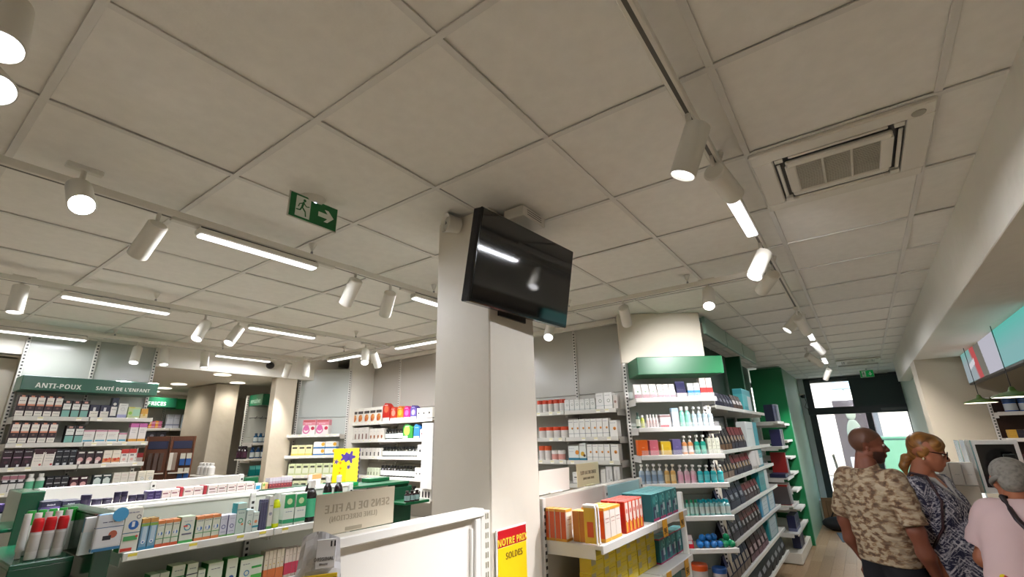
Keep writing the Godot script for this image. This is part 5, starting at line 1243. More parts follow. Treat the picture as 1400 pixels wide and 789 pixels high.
	spot("bright spotlight at the end of the middle track", Vector3(-4.100, 2.642, -3.066), Vector3(0.462, -0.822, 0.334).normalized(), false, true, 1, 6)
	spot("spotlight turned to the back wall at the end of the middle track", Vector3(-4.100, 2.634, -3.181), Vector3(-0.202, -0.796, -0.570).normalized(), false, true, 1.2, 6)
	spot("small spotlight before the SANTÉ DE L ENFANT sign", Vector3(-5.690, 2.665, -1.555), Vector3(0.369, -0.917, 0.151).normalized(), false, true, 1, 6)
	spot("small spotlight just past the SANTÉ DE L ENFANT sign", Vector3(-5.690, 2.667, -1.787), Vector3(0.277, -0.961, 0.004).normalized(), false, true, 1, 6)
	spot("dark small spotlight on the far track", Vector3(-5.690, 2.679, -2.164), Vector3(0.241, -0.970, 0.023).normalized(), false, false, 1, 1.5)
	spot("spotlight turned to the corner pilaster", Vector3(-5.690, 2.674, -3.112), Vector3(-0.360, -0.933, 0.012).normalized(), false, true, 0.4, 6)
	spot("spotlight over the corner shelving bay", Vector3(-5.400, 2.660, -3.193), Vector3(-0.100, -0.992, -0.074).normalized(), false, true, 0.4, 6)
	other_lamps()
func stock() -> void:
	run("AP", "top shelf under ANTI-POUX sign", 1.962, 0.28, 0.82, 1.104, 5, 0.176, 0.07, "carton", ["2c161b", "r .12 .58 .95 .9 e9e2d6;r .12 .5 .95 .58 d98a6a;r .3 .9 .7 .98 d98a6a;t .2 .72 .6 444;d .5 .4 .16 6a4a45;r .05 .03 .95 .26 e6e0d4;t .2 .14 .6 777"], "maroon carton with white panels")
	run("AP", "top shelf under ANTI-POUX sign", 1.962, 0.28, 1.106, 1.291, 3, 0.144, 0.06, "carton", ["201a1e", "r .08 .42 .92 .8 e4e4dc;r .06 .03 .94 .4 7fb5a8;b .4 .45 222;t .2 .65 .6 444;r .3 .85 .7 .95 d9a090"], "black topped white and teal carton")
	run("AP", "top shelf under ANTI-POUX sign", 1.962, 0.28, 1.293, 1.443, 2, 0.113, 0.06, "carton", ["26263f", "r .08 .05 .92 .5 e4ded0;t .2 .3 .6 555;r .35 .5 .6 .8 ddd"], "navy and white carton")
	run("AP", "top shelf under ANTI-POUX sign", 1.962, 0.28, 1.443, 1.497, 1, 0.184, 0.06, "carton", ["24263a", "r .08 .1 .92 .55 e6e2d8;d .5 .68 .25 e0dcd0;t .2 .4 .6 333"], "tall navy carton with white base")
	run("AP", "top shelf under ANTI-POUX sign", 1.962, 0.28, 1.5, 1.575, 1, 0.133, 0.06, "carton", ["dcdcd4", "b 0 .24 a9a9cf;o .5 .6 .25 c6c6c0;t .2 .86 .6 888"], "white carton with lavender band")
	run("AP", "top shelf under ANTI-POUX sign", 1.962, 0.28, 1.578, 1.681, 1, 0.103, 0.06, "carton", ["c3d39a", "r .4 .2 .98 .8 a9d3b4;r .05 .9 .5 1 d8cf5c;d .2 .45 .15 8fc43c"], "yellow and pale green carton")
	run("AP", "top shelf under ANTI-POUX sign", 1.962, 0.28, 1.684, 1.744, 1, 0.092, 0.06, "carton", ["dba03f", "b .05 .45 e8cf9a;d .5 .35 .2 d9b33b"], "small orange carton")
	run("AP", "second shelf under ANTI-POUX sign", 1.747, 0.28, 0.825, 1.115, 5, 0.17, 0.07, "carton", ["2c161b", "r .12 .58 .95 .9 e9e2d6;r .12 .5 .95 .58 d98a6a;r .3 .9 .7 .98 d98a6a;t .2 .72 .6 444;d .5 .4 .16 6a4a45;r .05 .03 .95 .26 e6e0d4;t .2 .14 .6 777"], "maroon carton with white panels")
	run("AP", "second shelf under ANTI-POUX sign", 1.747, 0.28, 1.167, 1.298, 2, 0.146, 0.06, "carton", ["201a1e", "r .08 .42 .92 .8 e4e4dc;r .06 .03 .94 .4 7fb5a8;b .4 .45 222;t .2 .65 .6 444;r .3 .85 .7 .95 d9a090"], "black topped white and teal carton")
	run("AP", "second shelf under ANTI-POUX sign", 1.747, 0.28, 1.288, 1.549, 3, 0.109, 0.06, "carton", ["e6e2d8", "b .86 .97 d58aa0;t .15 .6 .6 b88;t .15 .5 .5 999;r .1 .08 .9 .2 5fb2cf"], "white carton with pink top stripe")
	run("AP", "second shelf under ANTI-POUX sign", 1.747, 0.28, 1.549, 1.615, 1, 0.082, 0.06, "carton", ["e6e2d8", "b .82 .97 d58aa0;r .1 .1 .9 .28 5fb2cf"], "small white carton with pink top stripe")
	run("AP", "second shelf under ANTI-POUX sign", 1.747, 0.28, 1.629, 1.762, 2, 0.17, 0.06, "carton", ["e4ddd6", "b .78 1 c866a4;t .2 .62 .5 888;t .2 .5 .5 999;b .02 .16 dfa03a"], "tall white carton with magenta top")
	run("AP", "third shelf under ANTI-POUX sign", 1.562, 0.28, 0.824, 1.005, 3, 0.14, 0.06, "carton", ["2b1319", "t .15 .85 .7 ddd;r .12 .52 .9 .58 a89;d .5 .3 .2 4a2230;r .6 .03 .85 .16 ddd"], "dark maroon carton with white lettering")
	run("AP", "third shelf under ANTI-POUX sign", 1.562, 0.28, 1.005, 1.144, 2, 0.139, 0.06, "carton", ["e6ded2", "b .8 1 3a151c;r .12 .7 .88 .82 3a151c;t .15 .6 .7 888;t .15 .45 .7 888;t .15 .3 .7 999;d .8 .1 .12 b44"], "white carton with maroon chevron top")
	run("AP", "third shelf under ANTI-POUX sign", 1.562, 0.28, 1.144, 1.281, 3, 0.135, 0.06, "carton", ["1b1a20", "t .15 .85 .7 eee;r .12 .5 .9 .56 999;d .5 .32 .08 888;r .3 .03 .8 .16 ccc"], "black carton with white lettering")
	run("AP", "third shelf under ANTI-POUX sign", 1.562, 0.28, 1.283, 1.47, 3, 0.112, 0.06, "carton", ["34202a", "r .2 .84 .85 .95 e8e4dc;d .5 .36 .34 d8a8a4;r .2 .05 .6 .3 e6d8d0"], "plum carton with pink round picture")
	run("AP", "third shelf under ANTI-POUX sign", 1.562, 0.28, 1.47, 1.6, 2, 0.113, 0.06, "carton", ["e6dccb", "t .2 .7 .6 888;r .0 .1 1 .4 df8a55;d .4 .3 .2 c33a2a;d .8 .36 .15 d9553a"], "cream carton with red and orange print")
	run("AP", "third shelf under ANTI-POUX sign", 1.562, 0.28, 1.6, 1.718, 2, 0.122, 0.06, "carton", ["e4dcd2", "b .68 1 c23026;r .2 .5 .7 .62 8a7a7a;d .5 .25 .22 e8b0a4"], "white carton with red top")
	run("AP", "lowest visible shelf under ANTI-POUX sign", 1.375, 0.28, 0.861, 0.995, 3, 0.129, 0.06, "carton", ["d9d6d0", "b .75 .96 a06a72;b .5 .72 1c1c22;r .15 .6 .8 .7 ddd"], "white carton with black chevron")
	run("AP", "lowest visible shelf under ANTI-POUX sign", 1.375, 0.28, 1.001, 1.124, 2, 0.131, 0.05, "bottle", ["e9e8df", "62b08a", "e9e8df"], "rounded white bottle with green label")
	run("AP", "lowest visible shelf under ANTI-POUX sign", 1.375, 0.28, 1.126, 1.271, 3, 0.104, 0.06, "carton", ["1b1a20", "t .15 .82 .7 eee;r .12 .42 .9 .5 aaa;d .5 .2 .1 99a"], "black carton with white lettering")
	run("AP", "lowest visible shelf under ANTI-POUX sign", 1.375, 0.28, 1.28, 1.402, 2, 0.088, 0.06, "carton", ["3c1820", "r .2 .78 .85 .92 e8e4dc;d .5 .3 .34 dcaaa4"], "maroon carton with pink round picture")
	run("AP", "lowest visible shelf under ANTI-POUX sign", 1.375, 0.28, 1.434, 1.566, 2, 0.095, 0.06, "carton", ["2d3a3a", "r .1 .84 .9 .96 e8e4dc;r .1 .1 .9 .6 cfdad2;d .5 .55 .3 cfdad2"], "green carton with pale arched panel")
	run("AP", "lowest visible shelf under ANTI-POUX sign", 1.375, 0.28, 1.577, 1.752, 3, 0.103, 0.06, "carton", ["e0d9cb", "t .15 .75 .6 c88;t .15 .5 .6 b99"], "cream carton with pink lettering")
	run("AP", "lowest visible shelf under ANTI-POUX sign", 1.375, 0.28, 1.764, 1.897, 2, 0.105, 0.06, "carton", ["e5ddc8", "t .15 .75 .6 999;o .6 .35 .2 9ab;t .15 .55 .6 aaa"], "ivory carton with faint ring")
	run("PK", "top shelf of corner bay", 1.8, 0.26, 0.186, 0.523, 2, 0.181, 0.1, "carton", ["e3dcd6", "b .62 1 d98a94;d .3 .45 .22 d86aa0;o .3 .3 .28 d06a98;d .8 .42 .14 c0304a;r .05 .86 .95 .96 b55;t .2 .72 .5 eee"], "pink and white carton with faces")
	run("PK", "second shelf of corner bay", 1.55, 0.26, 0.081, 0.34, 3, 0.124, 0.07, "carton", ["ece0a8", "r .15 .66 .85 .84 4a4438;b .03 .2 e9d066;t .2 .45 .5 aaa"], "pale yellow carton with dark label")
	run("PK", "second shelf of corner bay", 1.55, 0.26, 0.349, 0.637, 2, 0.161, 0.09, "carton", ["e8e6dc", "b 0 .22 2f6ea8;d .85 .62 .16 d9a02f;t .1 .7 .45 88a"], "orange spotted white and blue carton", 2, 1)
	run("PK", "third shelf of corner bay", 1.32, 0.26, 0.069, 0.658, 7, 0.135, 0.07, "carton", ["cfd6a4", "r .2 .66 .85 .82 4b4b42;t .15 .1 .7 8a9a5a;r .08 .2 .92 .6 d9ddc0"], "lime carton with dark label")
	run("PK", "fourth shelf of corner bay", 1.12, 0.26, 0.141, 0.668, 6, 0.14, 0.07, "carton", ["d6d8b0", "r .2 .62 .85 .8 3c3c36;t .15 .3 .7 9a9"], "olive carton with dark label")
	run("BL", "top shelf, back wall beside corner bay", 1.935, 0.28, -0.09, 0.607, 5, 0.188, 0.06, "carton", ["e4dfd2", "r .05 .62 .95 .8 4b4440;d .5 .33 .34 cf7a38;d .35 .2 .16 b5541f;d .65 .45 .14 d99a5a"], "white carton with orange photograph")
	run("BL", "top shelf, back wall beside corner bay", 1.935, 0.28, 0.615, 0.77, 1, 0.226, 0.07, "arch", ["c2281c", "b .02 .2 e8e0d8;d .5 .66 .3 e8704a;t .2 .86 .5 eee"], "tall red arched carton")
	run("BL", "top shelf, back wall beside corner bay", 1.935, 0.28, 0.778, 0.914, 1, 0.172, 0.07, "arch", ["cc3a22", "b .02 .2 e8e0d8;d .5 .55 .3 eda08a;t .2 .82 .5 eee"], "red arched carton")
	run("BL", "top shelf, back wall beside corner bay", 1.935, 0.28, 0.921, 1.045, 1, 0.173, 0.07, "arch", ["e0761f", "b .02 .2 e8e0d8;d .5 .55 .32 f0b040;t .2 .82 .5 fff"], "orange arched carton")
	run("BL", "top shelf, back wall beside corner bay", 1.935, 0.28, 1.052, 1.173, 1, 0.166, 0.07, "arch", ["b81e6a", "b .02 .2 e8e0d8;d .5 .5 .3 e0609a;t .2 .82 .5 eee"], "magenta arched carton")
	run("BL", "top shelf, back wall beside corner bay", 1.935, 0.28, 1.18, 1.297, 1, 0.167, 0.07, "arch", ["4a3f78", "b .02 .2 e8e0d8;d .5 .5 .3 a090c0;t .2 .82 .5 eee"], "purple arched carton")
	run("BL", "top shelf, back wall beside corner bay", 1.935, 0.28, 1.304, 1.594, 3, 0.125, 0.06, "carton", ["e6e1d2", "b 0 .08 2c2a26;d .4 .52 .14 2a1a14;t .15 .82 .6 777"], "white carton with dark spot")
	run("BL", "second shelf, back wall beside corner bay", 1.72, 0.28, -0.093, 0.332, 5, 0.157, 0.06, "carton", ["e1dace", "r .3 .08 .6 .5 6a3a28;t .2 .7 .5 888"], "slim white carton with brown stripe")
	run("BL", "second shelf, back wall beside corner bay", 1.72, 0.28, 0.349, 0.669, 4, 0.136, 0.06, "carton", ["e4ddd0", "d .5 .28 .25 c8854a;r .35 .1 .55 .4 7a3f2a;t .2 .75 .5 999"], "slim white carton with amber print")
	run("BL", "second shelf, back wall beside corner bay", 1.72, 0.28, 0.685, 1.041, 6, 0.117, 0.05, "bottle", ["1d1a18", "cfd6d0", "161414"], "dark capped bottle with pale label")
	run("BL", "second shelf, back wall beside corner bay", 1.72, 0.28, 1.055, 1.25, 1, 0.167, 0.08, "arch", ["2d7a2f", "r .05 .02 .5 .2 e8e0d8;d .4 .55 .3 a8d84a;t .2 .84 .5 eee"], "green arched carton")
	run("BL", "second shelf, back wall beside corner bay", 1.72, 0.28, 1.264, 1.371, 1, 0.161, 0.08, "arch", ["2d6aa8", "b .02 .15 e8e0d8;t .2 .75 .6 eee"], "blue arched carton")
	run("BL", "second shelf, back wall beside corner bay", 1.72, 0.28, 1.378, 1.45, 1, 0.102, 0.05, "carton", ["e8e4da", "d .5 .5 .2 5a1a14"], "small white carton with brown dot")
	run("BL", "third shelf, back wall beside corner bay", 1.52, 0.28, -0.071, 0.629, 8, 0.1, 0.05, "carton", ["e0dace", "r .35 .1 .6 .55 2a2420;t .2 .75 .5 888"], "slim white carton with black mark")
	run("BL", "third shelf, back wall beside corner bay", 1.52, 0.28, 0.644, 1.331, 11, 0.113, 0.05, "bottle", ["1d1a18", "d4d8d0", "141212"], "black capped bottle with white label")
	run("BL", "third shelf, back wall beside corner bay", 1.52, 0.28, 1.344, 1.448, 1, 0.135, 0.05, "carton", ["e8e4da", "d .5 .5 .18 222"], "white carton with black dot")
	run("BL", "fourth shelf, back wall beside corner bay", 1.295, 0.28, 0.354, 0.608, 4, 0.092, 0.05, "carton", ["cfd6b8", "r .35 .12 .6 .5 4a5a34;t .2 .75 .5 897"], "pale green carton")
	run("BL", "fourth shelf, back wall beside corner bay", 1.295, 0.28, 0.623, 1.306, 11, 0.126, 0.05, "bottle", ["1d1a18", "d4d8d4", "141212"], "black capped bottle with white label")
	run("BL", "fourth shelf, back wall beside corner bay", 1.295, 0.28, 1.313, 1.436, 2, 0.11, 0.05, "carton", ["e8e4da", "d .5 .45 .18 222"], "white carton with black dot")
	run("BL", "fifth shelf, back wall beside corner bay", 1.09, 0.28, 0.824, 1.32, 7, 0.119, 0.05, "bottle", ["1d1a18", "dcdfd6", "141212"], "black capped bottle with white label")
	run("BL", "fifth shelf, back wall beside corner bay", 1.09, 0.28, 1.326, 1.596, 5, 0.098, 0.05, "carton", ["e6e3da", "r .3 .15 .8 .75 26242a;d .5 .8 .15 888"], "white carton with black figure")
	run("BR", "top shelf, back wall behind orange cartons", 1.93, 0.28, 0.32, 0.633, 5, 0.116, 0.06, "jar", ["e3dfd6", "d5d2cc", "c8401f"], "white jar with orange lid")
	run("BR", "top shelf, back wall behind orange cartons", 1.93, 0.28, 0.641, 0.96, 6, 0.102, 0.07, "carton", ["e3e3dc", "o .55 .55 .22 7a8a78;t .15 .82 .6 888;b .1 .13 9aa"], "white carton with grey green swirl")
	run("BR", "top shelf, back wall behind orange cartons", 1.93, 0.28, 0.967, 1.131, 2, 0.144, 0.07, "carton", ["e6e5df", "o .55 .5 .2 8a9480;t .15 .82 .6 777;b .2 .22 9aa"], "large white carton with swirl")
	run("BR", "top shelf, back wall behind orange cartons", 1.93, 0.28, 1.138, 1.179, 1, 0.117, 0.05, "carton", ["c9c2b8", "d .5 .5 .3 8a6a60"], "slim beige carton")
	run("BR", "second shelf, back wall behind orange cartons", 1.693, 0.28, 0.33, 0.657, 4, 0.1, 0.06, "jar", ["e3dfd6", "d9d2cc", "d4441c"], "white jar with flat orange lid")
	run("BR", "second shelf, back wall behind orange cartons", 1.693, 0.28, 0.668, 1.074, 7, 0.159, 0.07, "carton", ["e7e5dc", "d .72 .5 .18 d98a2a;d .72 .46 .08 7a4a1a;t .1 .84 .7 778;b .2 .22 5a6a80"], "white carton with orange seed print")
	run("BR", "second shelf, back wall behind orange cartons", 1.693, 0.28, 1.081, 1.156, 1, 0.137, 0.08, "carton", ["e7e5dc", "d .65 .5 .2 d98a2a;d .65 .46 .09 7a4a1a;t .1 .84 .7 778"], "wide white carton with orange seed print")
	run("BR", "third shelf, back wall behind orange cartons", 1.495, 0.28, 0.321, 0.455, 2, 0.128, 0.06, "jar", ["e3dfd6", "d9d2cc", "d4582c"], "white jar with orange lid")
	run("BR", "third shelf, back wall behind orange cartons", 1.495, 0.28, 0.463, 0.605, 2, 0.087, 0.06, "jar", ["e3dfd6", "d99a90", "e6e2da"], "white jar with red label")
	run("BR", "third shelf, back wall behind orange cartons", 1.495, 0.28, 0.651, 0.764, 1, 0.125, 0.08, "carton", ["dfe3dc", "b 0 .18 2a7a94;d .85 .55 .18 d98a2a;t .1 .82 .5 778;t .1 .6 .4 99a"], "white and teal carton with orange flower")
	run("BR", "third shelf, back wall behind orange cartons", 1.495, 0.28, 0.767, 0.837, 1, 0.149, 0.07, "carton", ["dfe3dc", "b 0 .14 2a7a94;d .5 .38 .3 e0b030;d .75 .28 .18 5a3a14;t .1 .84 .7 778"], "tall carton with sunflower")
	run("BR", "third shelf, back wall behind orange cartons", 1.495, 0.28, 0.844, 1.069, 4, 0.138, 0.07, "carton", ["e7e5dc", "d .72 .52 .18 d98a2a;d .72 .48 .08 7a4a1a;t .1 .86 .7 778;b .2 .22 5a6a80"], "white carton with orange seed print")
	run("BR", "third shelf, back wall behind orange cartons", 1.495, 0.28, 1.076, 1.15, 1, 0.136, 0.08, "carton", ["e7e5dc", "d .62 .52 .2 d98a2a;d .62 .48 .09 7a4a1a;t .1 .86 .7 778"], "wide white carton with orange seed print")
	run("BR", "fourth shelf, back wall behind orange cartons", 1.3, 0.28, 0.312, 0.381, 1, 0.062, 0.05, "bottle", ["7a3050", "dcd4cc", "8a3a5a"], "small purple capped bottle")
	run("BR", "fourth shelf, back wall behind orange cartons", 1.3, 0.28, 0.683, 0.749, 1, 0.095, 0.06, "carton", ["e6e4de", "t .15 .85 .7 555;r .25 .5 .7 .6 444;t .15 .35 .6 666;b .02 .06 555"], "white carton with grey lettering")
	run("BR", "fourth shelf, back wall behind orange cartons", 1.3, 0.28, 0.962, 1.01, 1, 0.124, 0.06, "carton", ["d9d6cc", "t .15 .8 .6 999"], "slim grey carton")
	run("BR", "fourth shelf, back wall behind orange cartons", 1.3, 0.28, 1.014, 1.075, 1, 0.15, 0.06, "carton", ["d9d6d0", "r .3 .3 .6 .8 c2bfb8;d .75 .25 .1 555"], "pale grey carton with dark dot")
	run("BR", "fourth shelf, back wall behind orange cartons", 1.3, 0.28, 1.085, 1.144, 1, 0.15, 0.06, "carton", ["d9d6d0", "r .3 .3 .6 .8 c2bfb8;d .75 .25 .1 444"], "second pale grey carton with dark dot")
	run("CO", "top shelf under plain green header", 1.993, 0.28, 0.076, 0.273, 3, 0.121, 0.06, "pouch", ["e6e2da", "e2ded8", "e0d8d0", "b 0 .9 c8909a", "r .1 .1 .9 .95 f0eee4;d .5 .5 .15 8a8"], "white pouch with pink foot")
	run("CO", "top shelf under plain green header", 1.993, 0.28, 0.276, 0.428, 3, 0.118, 0.06, "pouch", ["e6e2da", "e2ded8", "e0d8d0", "b 0 .8 c07a88", "r .1 .1 .9 .95 f0eee4;d .5 .5 .15 787"], "white pouch with rose foot")
	run("CO", "top shelf under plain green header", 1.993, 0.28, 0.434, 0.52, 1, 0.139, 0.06, "pouch", ["24244a", "2a2a50", "2a2a44", "b 0 .9 c8a8a0", "t .1 .5 .7 88a"], "navy pouch with beige foot")
	run("CO", "top shelf under plain green header", 1.993, 0.28, 0.53, 0.635, 2, 0.119, 0.06, "carton", ["d8dcda", "b .12 .5 2a80c8;r .1 .6 .9 .95 c4c8c4;b 0 .12 e0dcd0"], "silver and blue carton")
	run("CO", "top shelf under plain green header", 1.993, 0.28, 0.638, 0.743, 2, 0.159, 0.06, "carton", ["e4d8d0", "b .2 .5 d02a24;r .1 .6 .9 .95 d8c8c0;b 0 .2 e8e4dc"], "white carton with red band")
	run("CO", "second shelf under plain green header", 1.755, 0.28, 0.069, 0.106, 1, 0.127, 0.03, "bottle", ["3a5a48", "dfe3cc", "243c34"], "dark green bottle with pale label")
	run("CO", "second shelf under plain green header", 1.755, 0.28, 0.109, 0.142, 1, 0.103, 0.03, "bottle", ["c8d84a", "dfe08a", "e8e4dc"], "lime green bottle")
	run("CO", "second shelf under plain green header", 1.755, 0.28, 0.154, 0.257, 4, 0.107, 0.03, "bottle", ["e8dcd8", "e8ccc8", "eae6e0"], "blush white bottle")
	run("CO", "second shelf under plain green header", 1.755, 0.28, 0.266, 0.36, 1, 0.104, 0.06, "carton", ["e6dcda", "r .0 .02 .8 .2 c8304a;b .8 .95 9a7a78;r .1 .3 .7 .7 eee"], "white and crimson carton")
	run("CO", "second shelf under plain green header", 1.755, 0.28, 0.369, 0.427, 1, 0.156, 0.04, "carton", ["d4e2ec", "r .1 .1 .9 .7 dfe6e8;b .8 1 a8c8e0"], "pale blue carton")
	run("CO", "second shelf under plain green header", 1.755, 0.28, 0.436, 0.53, 2, 0.166, 0.04, "bottle", ["8ad4bc", "9adcc8", "eef0ea"], "mint bottle with white cap")
	run("CO", "second shelf under plain green header", 1.755, 0.28, 0.536, 0.718, 4, 0.162, 0.04, "pump", ["a9c2cc", "c4d4da", "eef0ee"], "pale blue pump bottle")
	run("CO", "third shelf under plain green header", 1.54, 0.28, 0.065, 0.145, 1, 0.121, 0.08, "carton", ["e8640c e89a1a", "t .35 .5 .3 fca;b .98 1 f0a020"], "orange dispenser box")
	run("CO", "third shelf under plain green header", 1.54, 0.28, 0.16, 0.232, 1, 0.119, 0.08, "carton", ["e0707e f0c0c4", "t .35 .5 .3 fcc"], "pink dispenser box")
	run("CO", "third shelf under plain green header", 1.54, 0.28, 0.249, 0.336, 1, 0.106, 0.08, "carton", ["e6be1c f2e4a0", "r .1 .05 .2 .8 f2e6a0;t .45 .5 .3 a82"], "yellow dispenser box")
	run("CO", "third shelf under plain green header", 1.54, 0.28, 0.345, 0.419, 1, 0.121, 0.08, "carton", ["625a8c b0a2d0", "t .35 .5 .3 a9c"], "purple dispenser box")
	run("CO", "third shelf under plain green header", 1.54, 0.28, 0.425, 0.524, 2, 0.147, 0.05, "pump", ["e8a068", "e8e0d8", "f2efe8"], "orange pump bottle")
	run("CO", "third shelf under plain green header", 1.54, 0.28, 0.529, 0.631, 2, 0.151, 0.05, "pump", ["2aa08a", "7ac8b0", "f2efe8"], "green pump bottle")
	run("CO", "third shelf under plain green header", 1.54, 0.28, 0.637, 0.735, 3, 0.125, 0.05, "carton", ["d8dac6", "t .15 .5 .7 8a8a7a;t .15 .3 .7 99a08a;d .4 .75 .12 666"], "pale olive carton")
	run("CO", "fourth shelf under plain green header", 1.325, 0.28, 0.054, 0.253, 4, 0.15, 0.06, "pump", ["b4c4d2", "8fa6bc", "f2f0ea"], "clear blue pump bottle")
	run("CO", "fourth shelf under plain green header", 1.325, 0.28, 0.259, 0.355, 2, 0.146, 0.06, "pump", ["dcb06a", "e4c890", "f2ead8"], "amber pump bottle")
	run("CO", "fourth shelf under plain green header", 1.325, 0.28, 0.364, 0.519, 3, 0.138, 0.06, "pump", ["d8b4bc", "e0a8b8", "f2ece8"], "pink pump bottle")
	run("CO", "fourth shelf under plain green header", 1.325, 0.28, 0.522, 0.739, 4, 0.133, 0.06, "pump", ["36b4b8", "62c4c8", "f2f2ee"], "turquoise pump bottle")
	run("CO", "fifth shelf under plain green header", 1.088, 0.28, 0.361, 0.499, 4, 0.115, 0.05, "bottle", ["8fd0c0", "c4e0d4", "129a68"], "clear bottle with green cap")
	run("CO", "fifth shelf under plain green header", 1.088, 0.28, 0.505, 0.752, 6, 0.111, 0.05, "bottle", ["9accca", "d0dcd4", "0fa2b0"], "clear bottle with teal cap", 1, 2)
	run("CO", "sixth shelf under plain green header", 0.86, 0.27, 0.362, 0.424, 1, 0.088, 0.06, "pouch", ["d42838", "e8dcdc", "c83040", "b .1 .9 d82838", "r .1 .1 .9 .9 eee"], "red and white pack")
	run("CO", "lowest shelf under plain green header", 0.56, 0.28, 0.389, 0.521, 1, 0.189, 0.1, "tub", ["b9b4b0", "c4beb8", "e0581c"], "grey tub with orange lid")
	run("CO", "lowest shelf under plain green header", 0.56, 0.28, 0.548, 0.664, 1, 0.161, 0.1, "tub", ["c2b6b8", "c8bcbc", "2a5aa0"], "beige tub with blue lid")
	run("A1", "top shelf of dark green aisle", 1.95, 0.36, -0.166, 0.896, 7, 0.136, 0.07, "pouch", ["12142a", "1c1e34", "0e0e16", "b 0 .9 20203c", "r .2 .2 .8 .9 6a6a7a"], "navy pouch")
	run("A1", "top shelf of dark green aisle", 1.95, 0.36, 0.896, 1.406, 3, 0.152, 0.07, "pouch", ["3a2a22", "4a3a30", "241c18", "b 0 .9 5a4030", "r .1 .1 .9 .9 d0c8c0"], "brown pouch")
	run("A1", "top shelf of dark green aisle", 1.95, 0.36, 1.448, 2.002, 1, 0.254, 0.1, "carton", ["5ac4c8", "b .75 .95 4ab0b8;r .55 .05 .98 .7 dfe8e8;r .1 .05 .5 .2 2aa0b0"], "large turquoise pack")
	run("A1", "second shelf of dark green aisle", 1.55, 0.36, -0.328, 0.52, 6, 0.193, 0.07, "pouch", ["161214", "241c1e", "100e10", "b 0 .9 7a5636", "d .5 .55 .3 a89478;t .3 .85 .4 ccc"], "black and tan pouch")
	run("A1", "second shelf of dark green aisle", 1.55, 0.36, 0.52, 1.261, 5, 0.21, 0.07, "pouch", ["260c10", "701a1c", "1a0a0c", "b 0 .9 201c34", "r .45 .1 .85 .9 a49c98;d .25 .5 .15 b8924a"], "dark red pouch with white label")
	run("A1", "second shelf of dark green aisle", 1.55, 0.36, 1.303, 2.106, 1, 0.273, 0.1, "carton", ["dfe6e2", "r .62 0 1 1 1fa4b4;t .1 .7 .4 9aa"], "white box with turquoise edge")
	run("A1", "third shelf of dark green aisle", 1.31, 0.36, -0.304, 0.433, 6, 0.195, 0.07, "pouch", ["181214", "2a2022", "100e10", "b 0 .9 8a7262", "d .55 .5 .28 a88e70;t .2 .85 .5 bbb"], "black and beige pouch")
	run("A1", "third shelf of dark green aisle", 1.31, 0.36, 0.433, 1.334, 6, 0.18, 0.07, "pouch", ["2c0c0c", "76181a", "1e0a0c", "b 0 .9 201c34", "r .5 .1 .85 .9 a8a09c;d .25 .4 .16 a8843a"], "dark red pouch with pale label")
	run("A1", "third shelf of dark green aisle", 1.31, 0.36, 1.356, 1.701, 2, 0.195, 0.05, "tube", ["e8e4de"], "white tube")
	run("A1", "third shelf of dark green aisle", 1.31, 0.36, 1.75, 2.111, 1, 0.195, 0.05, "carton", ["4aa0b0", "r .1 .1 .9 .5 cfe0e4;t .2 .7 .6 eee"], "slim teal carton")
	run("A1", "fourth shelf of dark green aisle", 1.05, 0.36, -0.298, 0.734, 5, 0.193, 0.08, "pouch", ["15182c", "1c2140", "101220", "b 0 .95 3c4050", "r .2 .3 .75 .85 8a8e9a;r .3 .1 .7 .3 3a3c50;t .2 .6 .5 445"], "silver front pouch")
	run("A1", "fourth shelf of dark green aisle", 1.05, 0.36, 0.734, 1.571, 5, 0.157, 0.07, "pouch", ["30090e", "6a1218", "200a0c", "b 0 .9 4a3a40", "r .3 .15 .75 .9 a8a4a4;t .3 .5 .4 633"], "dark red and silver pouch")
	run("A1", "fourth shelf of dark green aisle", 1.05, 0.36, 1.619, 2.197, 1, 0.215, 0.08, "carton", ["2a9aa0", "r .65 0 1 1 dfe6e6;r .1 .3 .5 .7 1f8890"], "tall teal carton")
	run("A1", "fifth shelf of dark green aisle", 0.81, 0.36, -0.311, 0.451, 5, 0.195, 0.08, "pouch", ["14131e", "201d34", "100e16", "b 0 .95 3e3a46", "r .2 .28 .75 .82 8a8692;r .3 .08 .75 .25 54385a;t .2 .6 .5 434"], "silver front pouch")
	run("A1", "fifth shelf of dark green aisle", 0.81, 0.36, 0.451, 1.406, 6, 0.166, 0.07, "pouch", ["250a0e", "641418", "1a080a", "b 0 .9 4a3c40", "r .32 .2 .75 .9 a49c9c;t .3 .5 .4 633"], "dark red and silver pouch")
	run("A1", "fifth shelf of dark green aisle", 0.81, 0.36, 1.453, 2.43, 2, 0.195, 0.07, "carton", ["4a9cc0", "r .2 .05 .9 .95 d0dfe6;t .3 .3 .5 79a;t .3 .5 .5 79a;t .3 .7 .5 79a"], "white and blue carton")
	run("A1", "sixth shelf of dark green aisle", 0.54, 0.36, -0.302, 0.555, 6, 0.217, 0.08, "pouch", ["141838", "1c2048", "10142c", "b 0 .95 7e6c60", "r .1 .1 .9 .95 988878"], "navy pouch with tan front")
	run("A1", "sixth shelf of dark green aisle", 0.54, 0.36, 0.591, 1.582, 5, 0.191, 0.07, "pouch", ["2c0e12", "3c1418", "1e0a0e", "b 0 .9 7a5a62", "r .2 .1 .8 .9 a88e8e"], "dark red and rose pouch")
	run("A1", "sixth shelf of dark green aisle", 0.54, 0.36, 1.685, 2.314, 1, 0.215, 0.06, "carton", ["2a8a90", "r .15 .05 .9 .95 b8ccd4;t .3 .3 .5 79a;t .3 .6 .5 79a"], "tall blue striped carton")
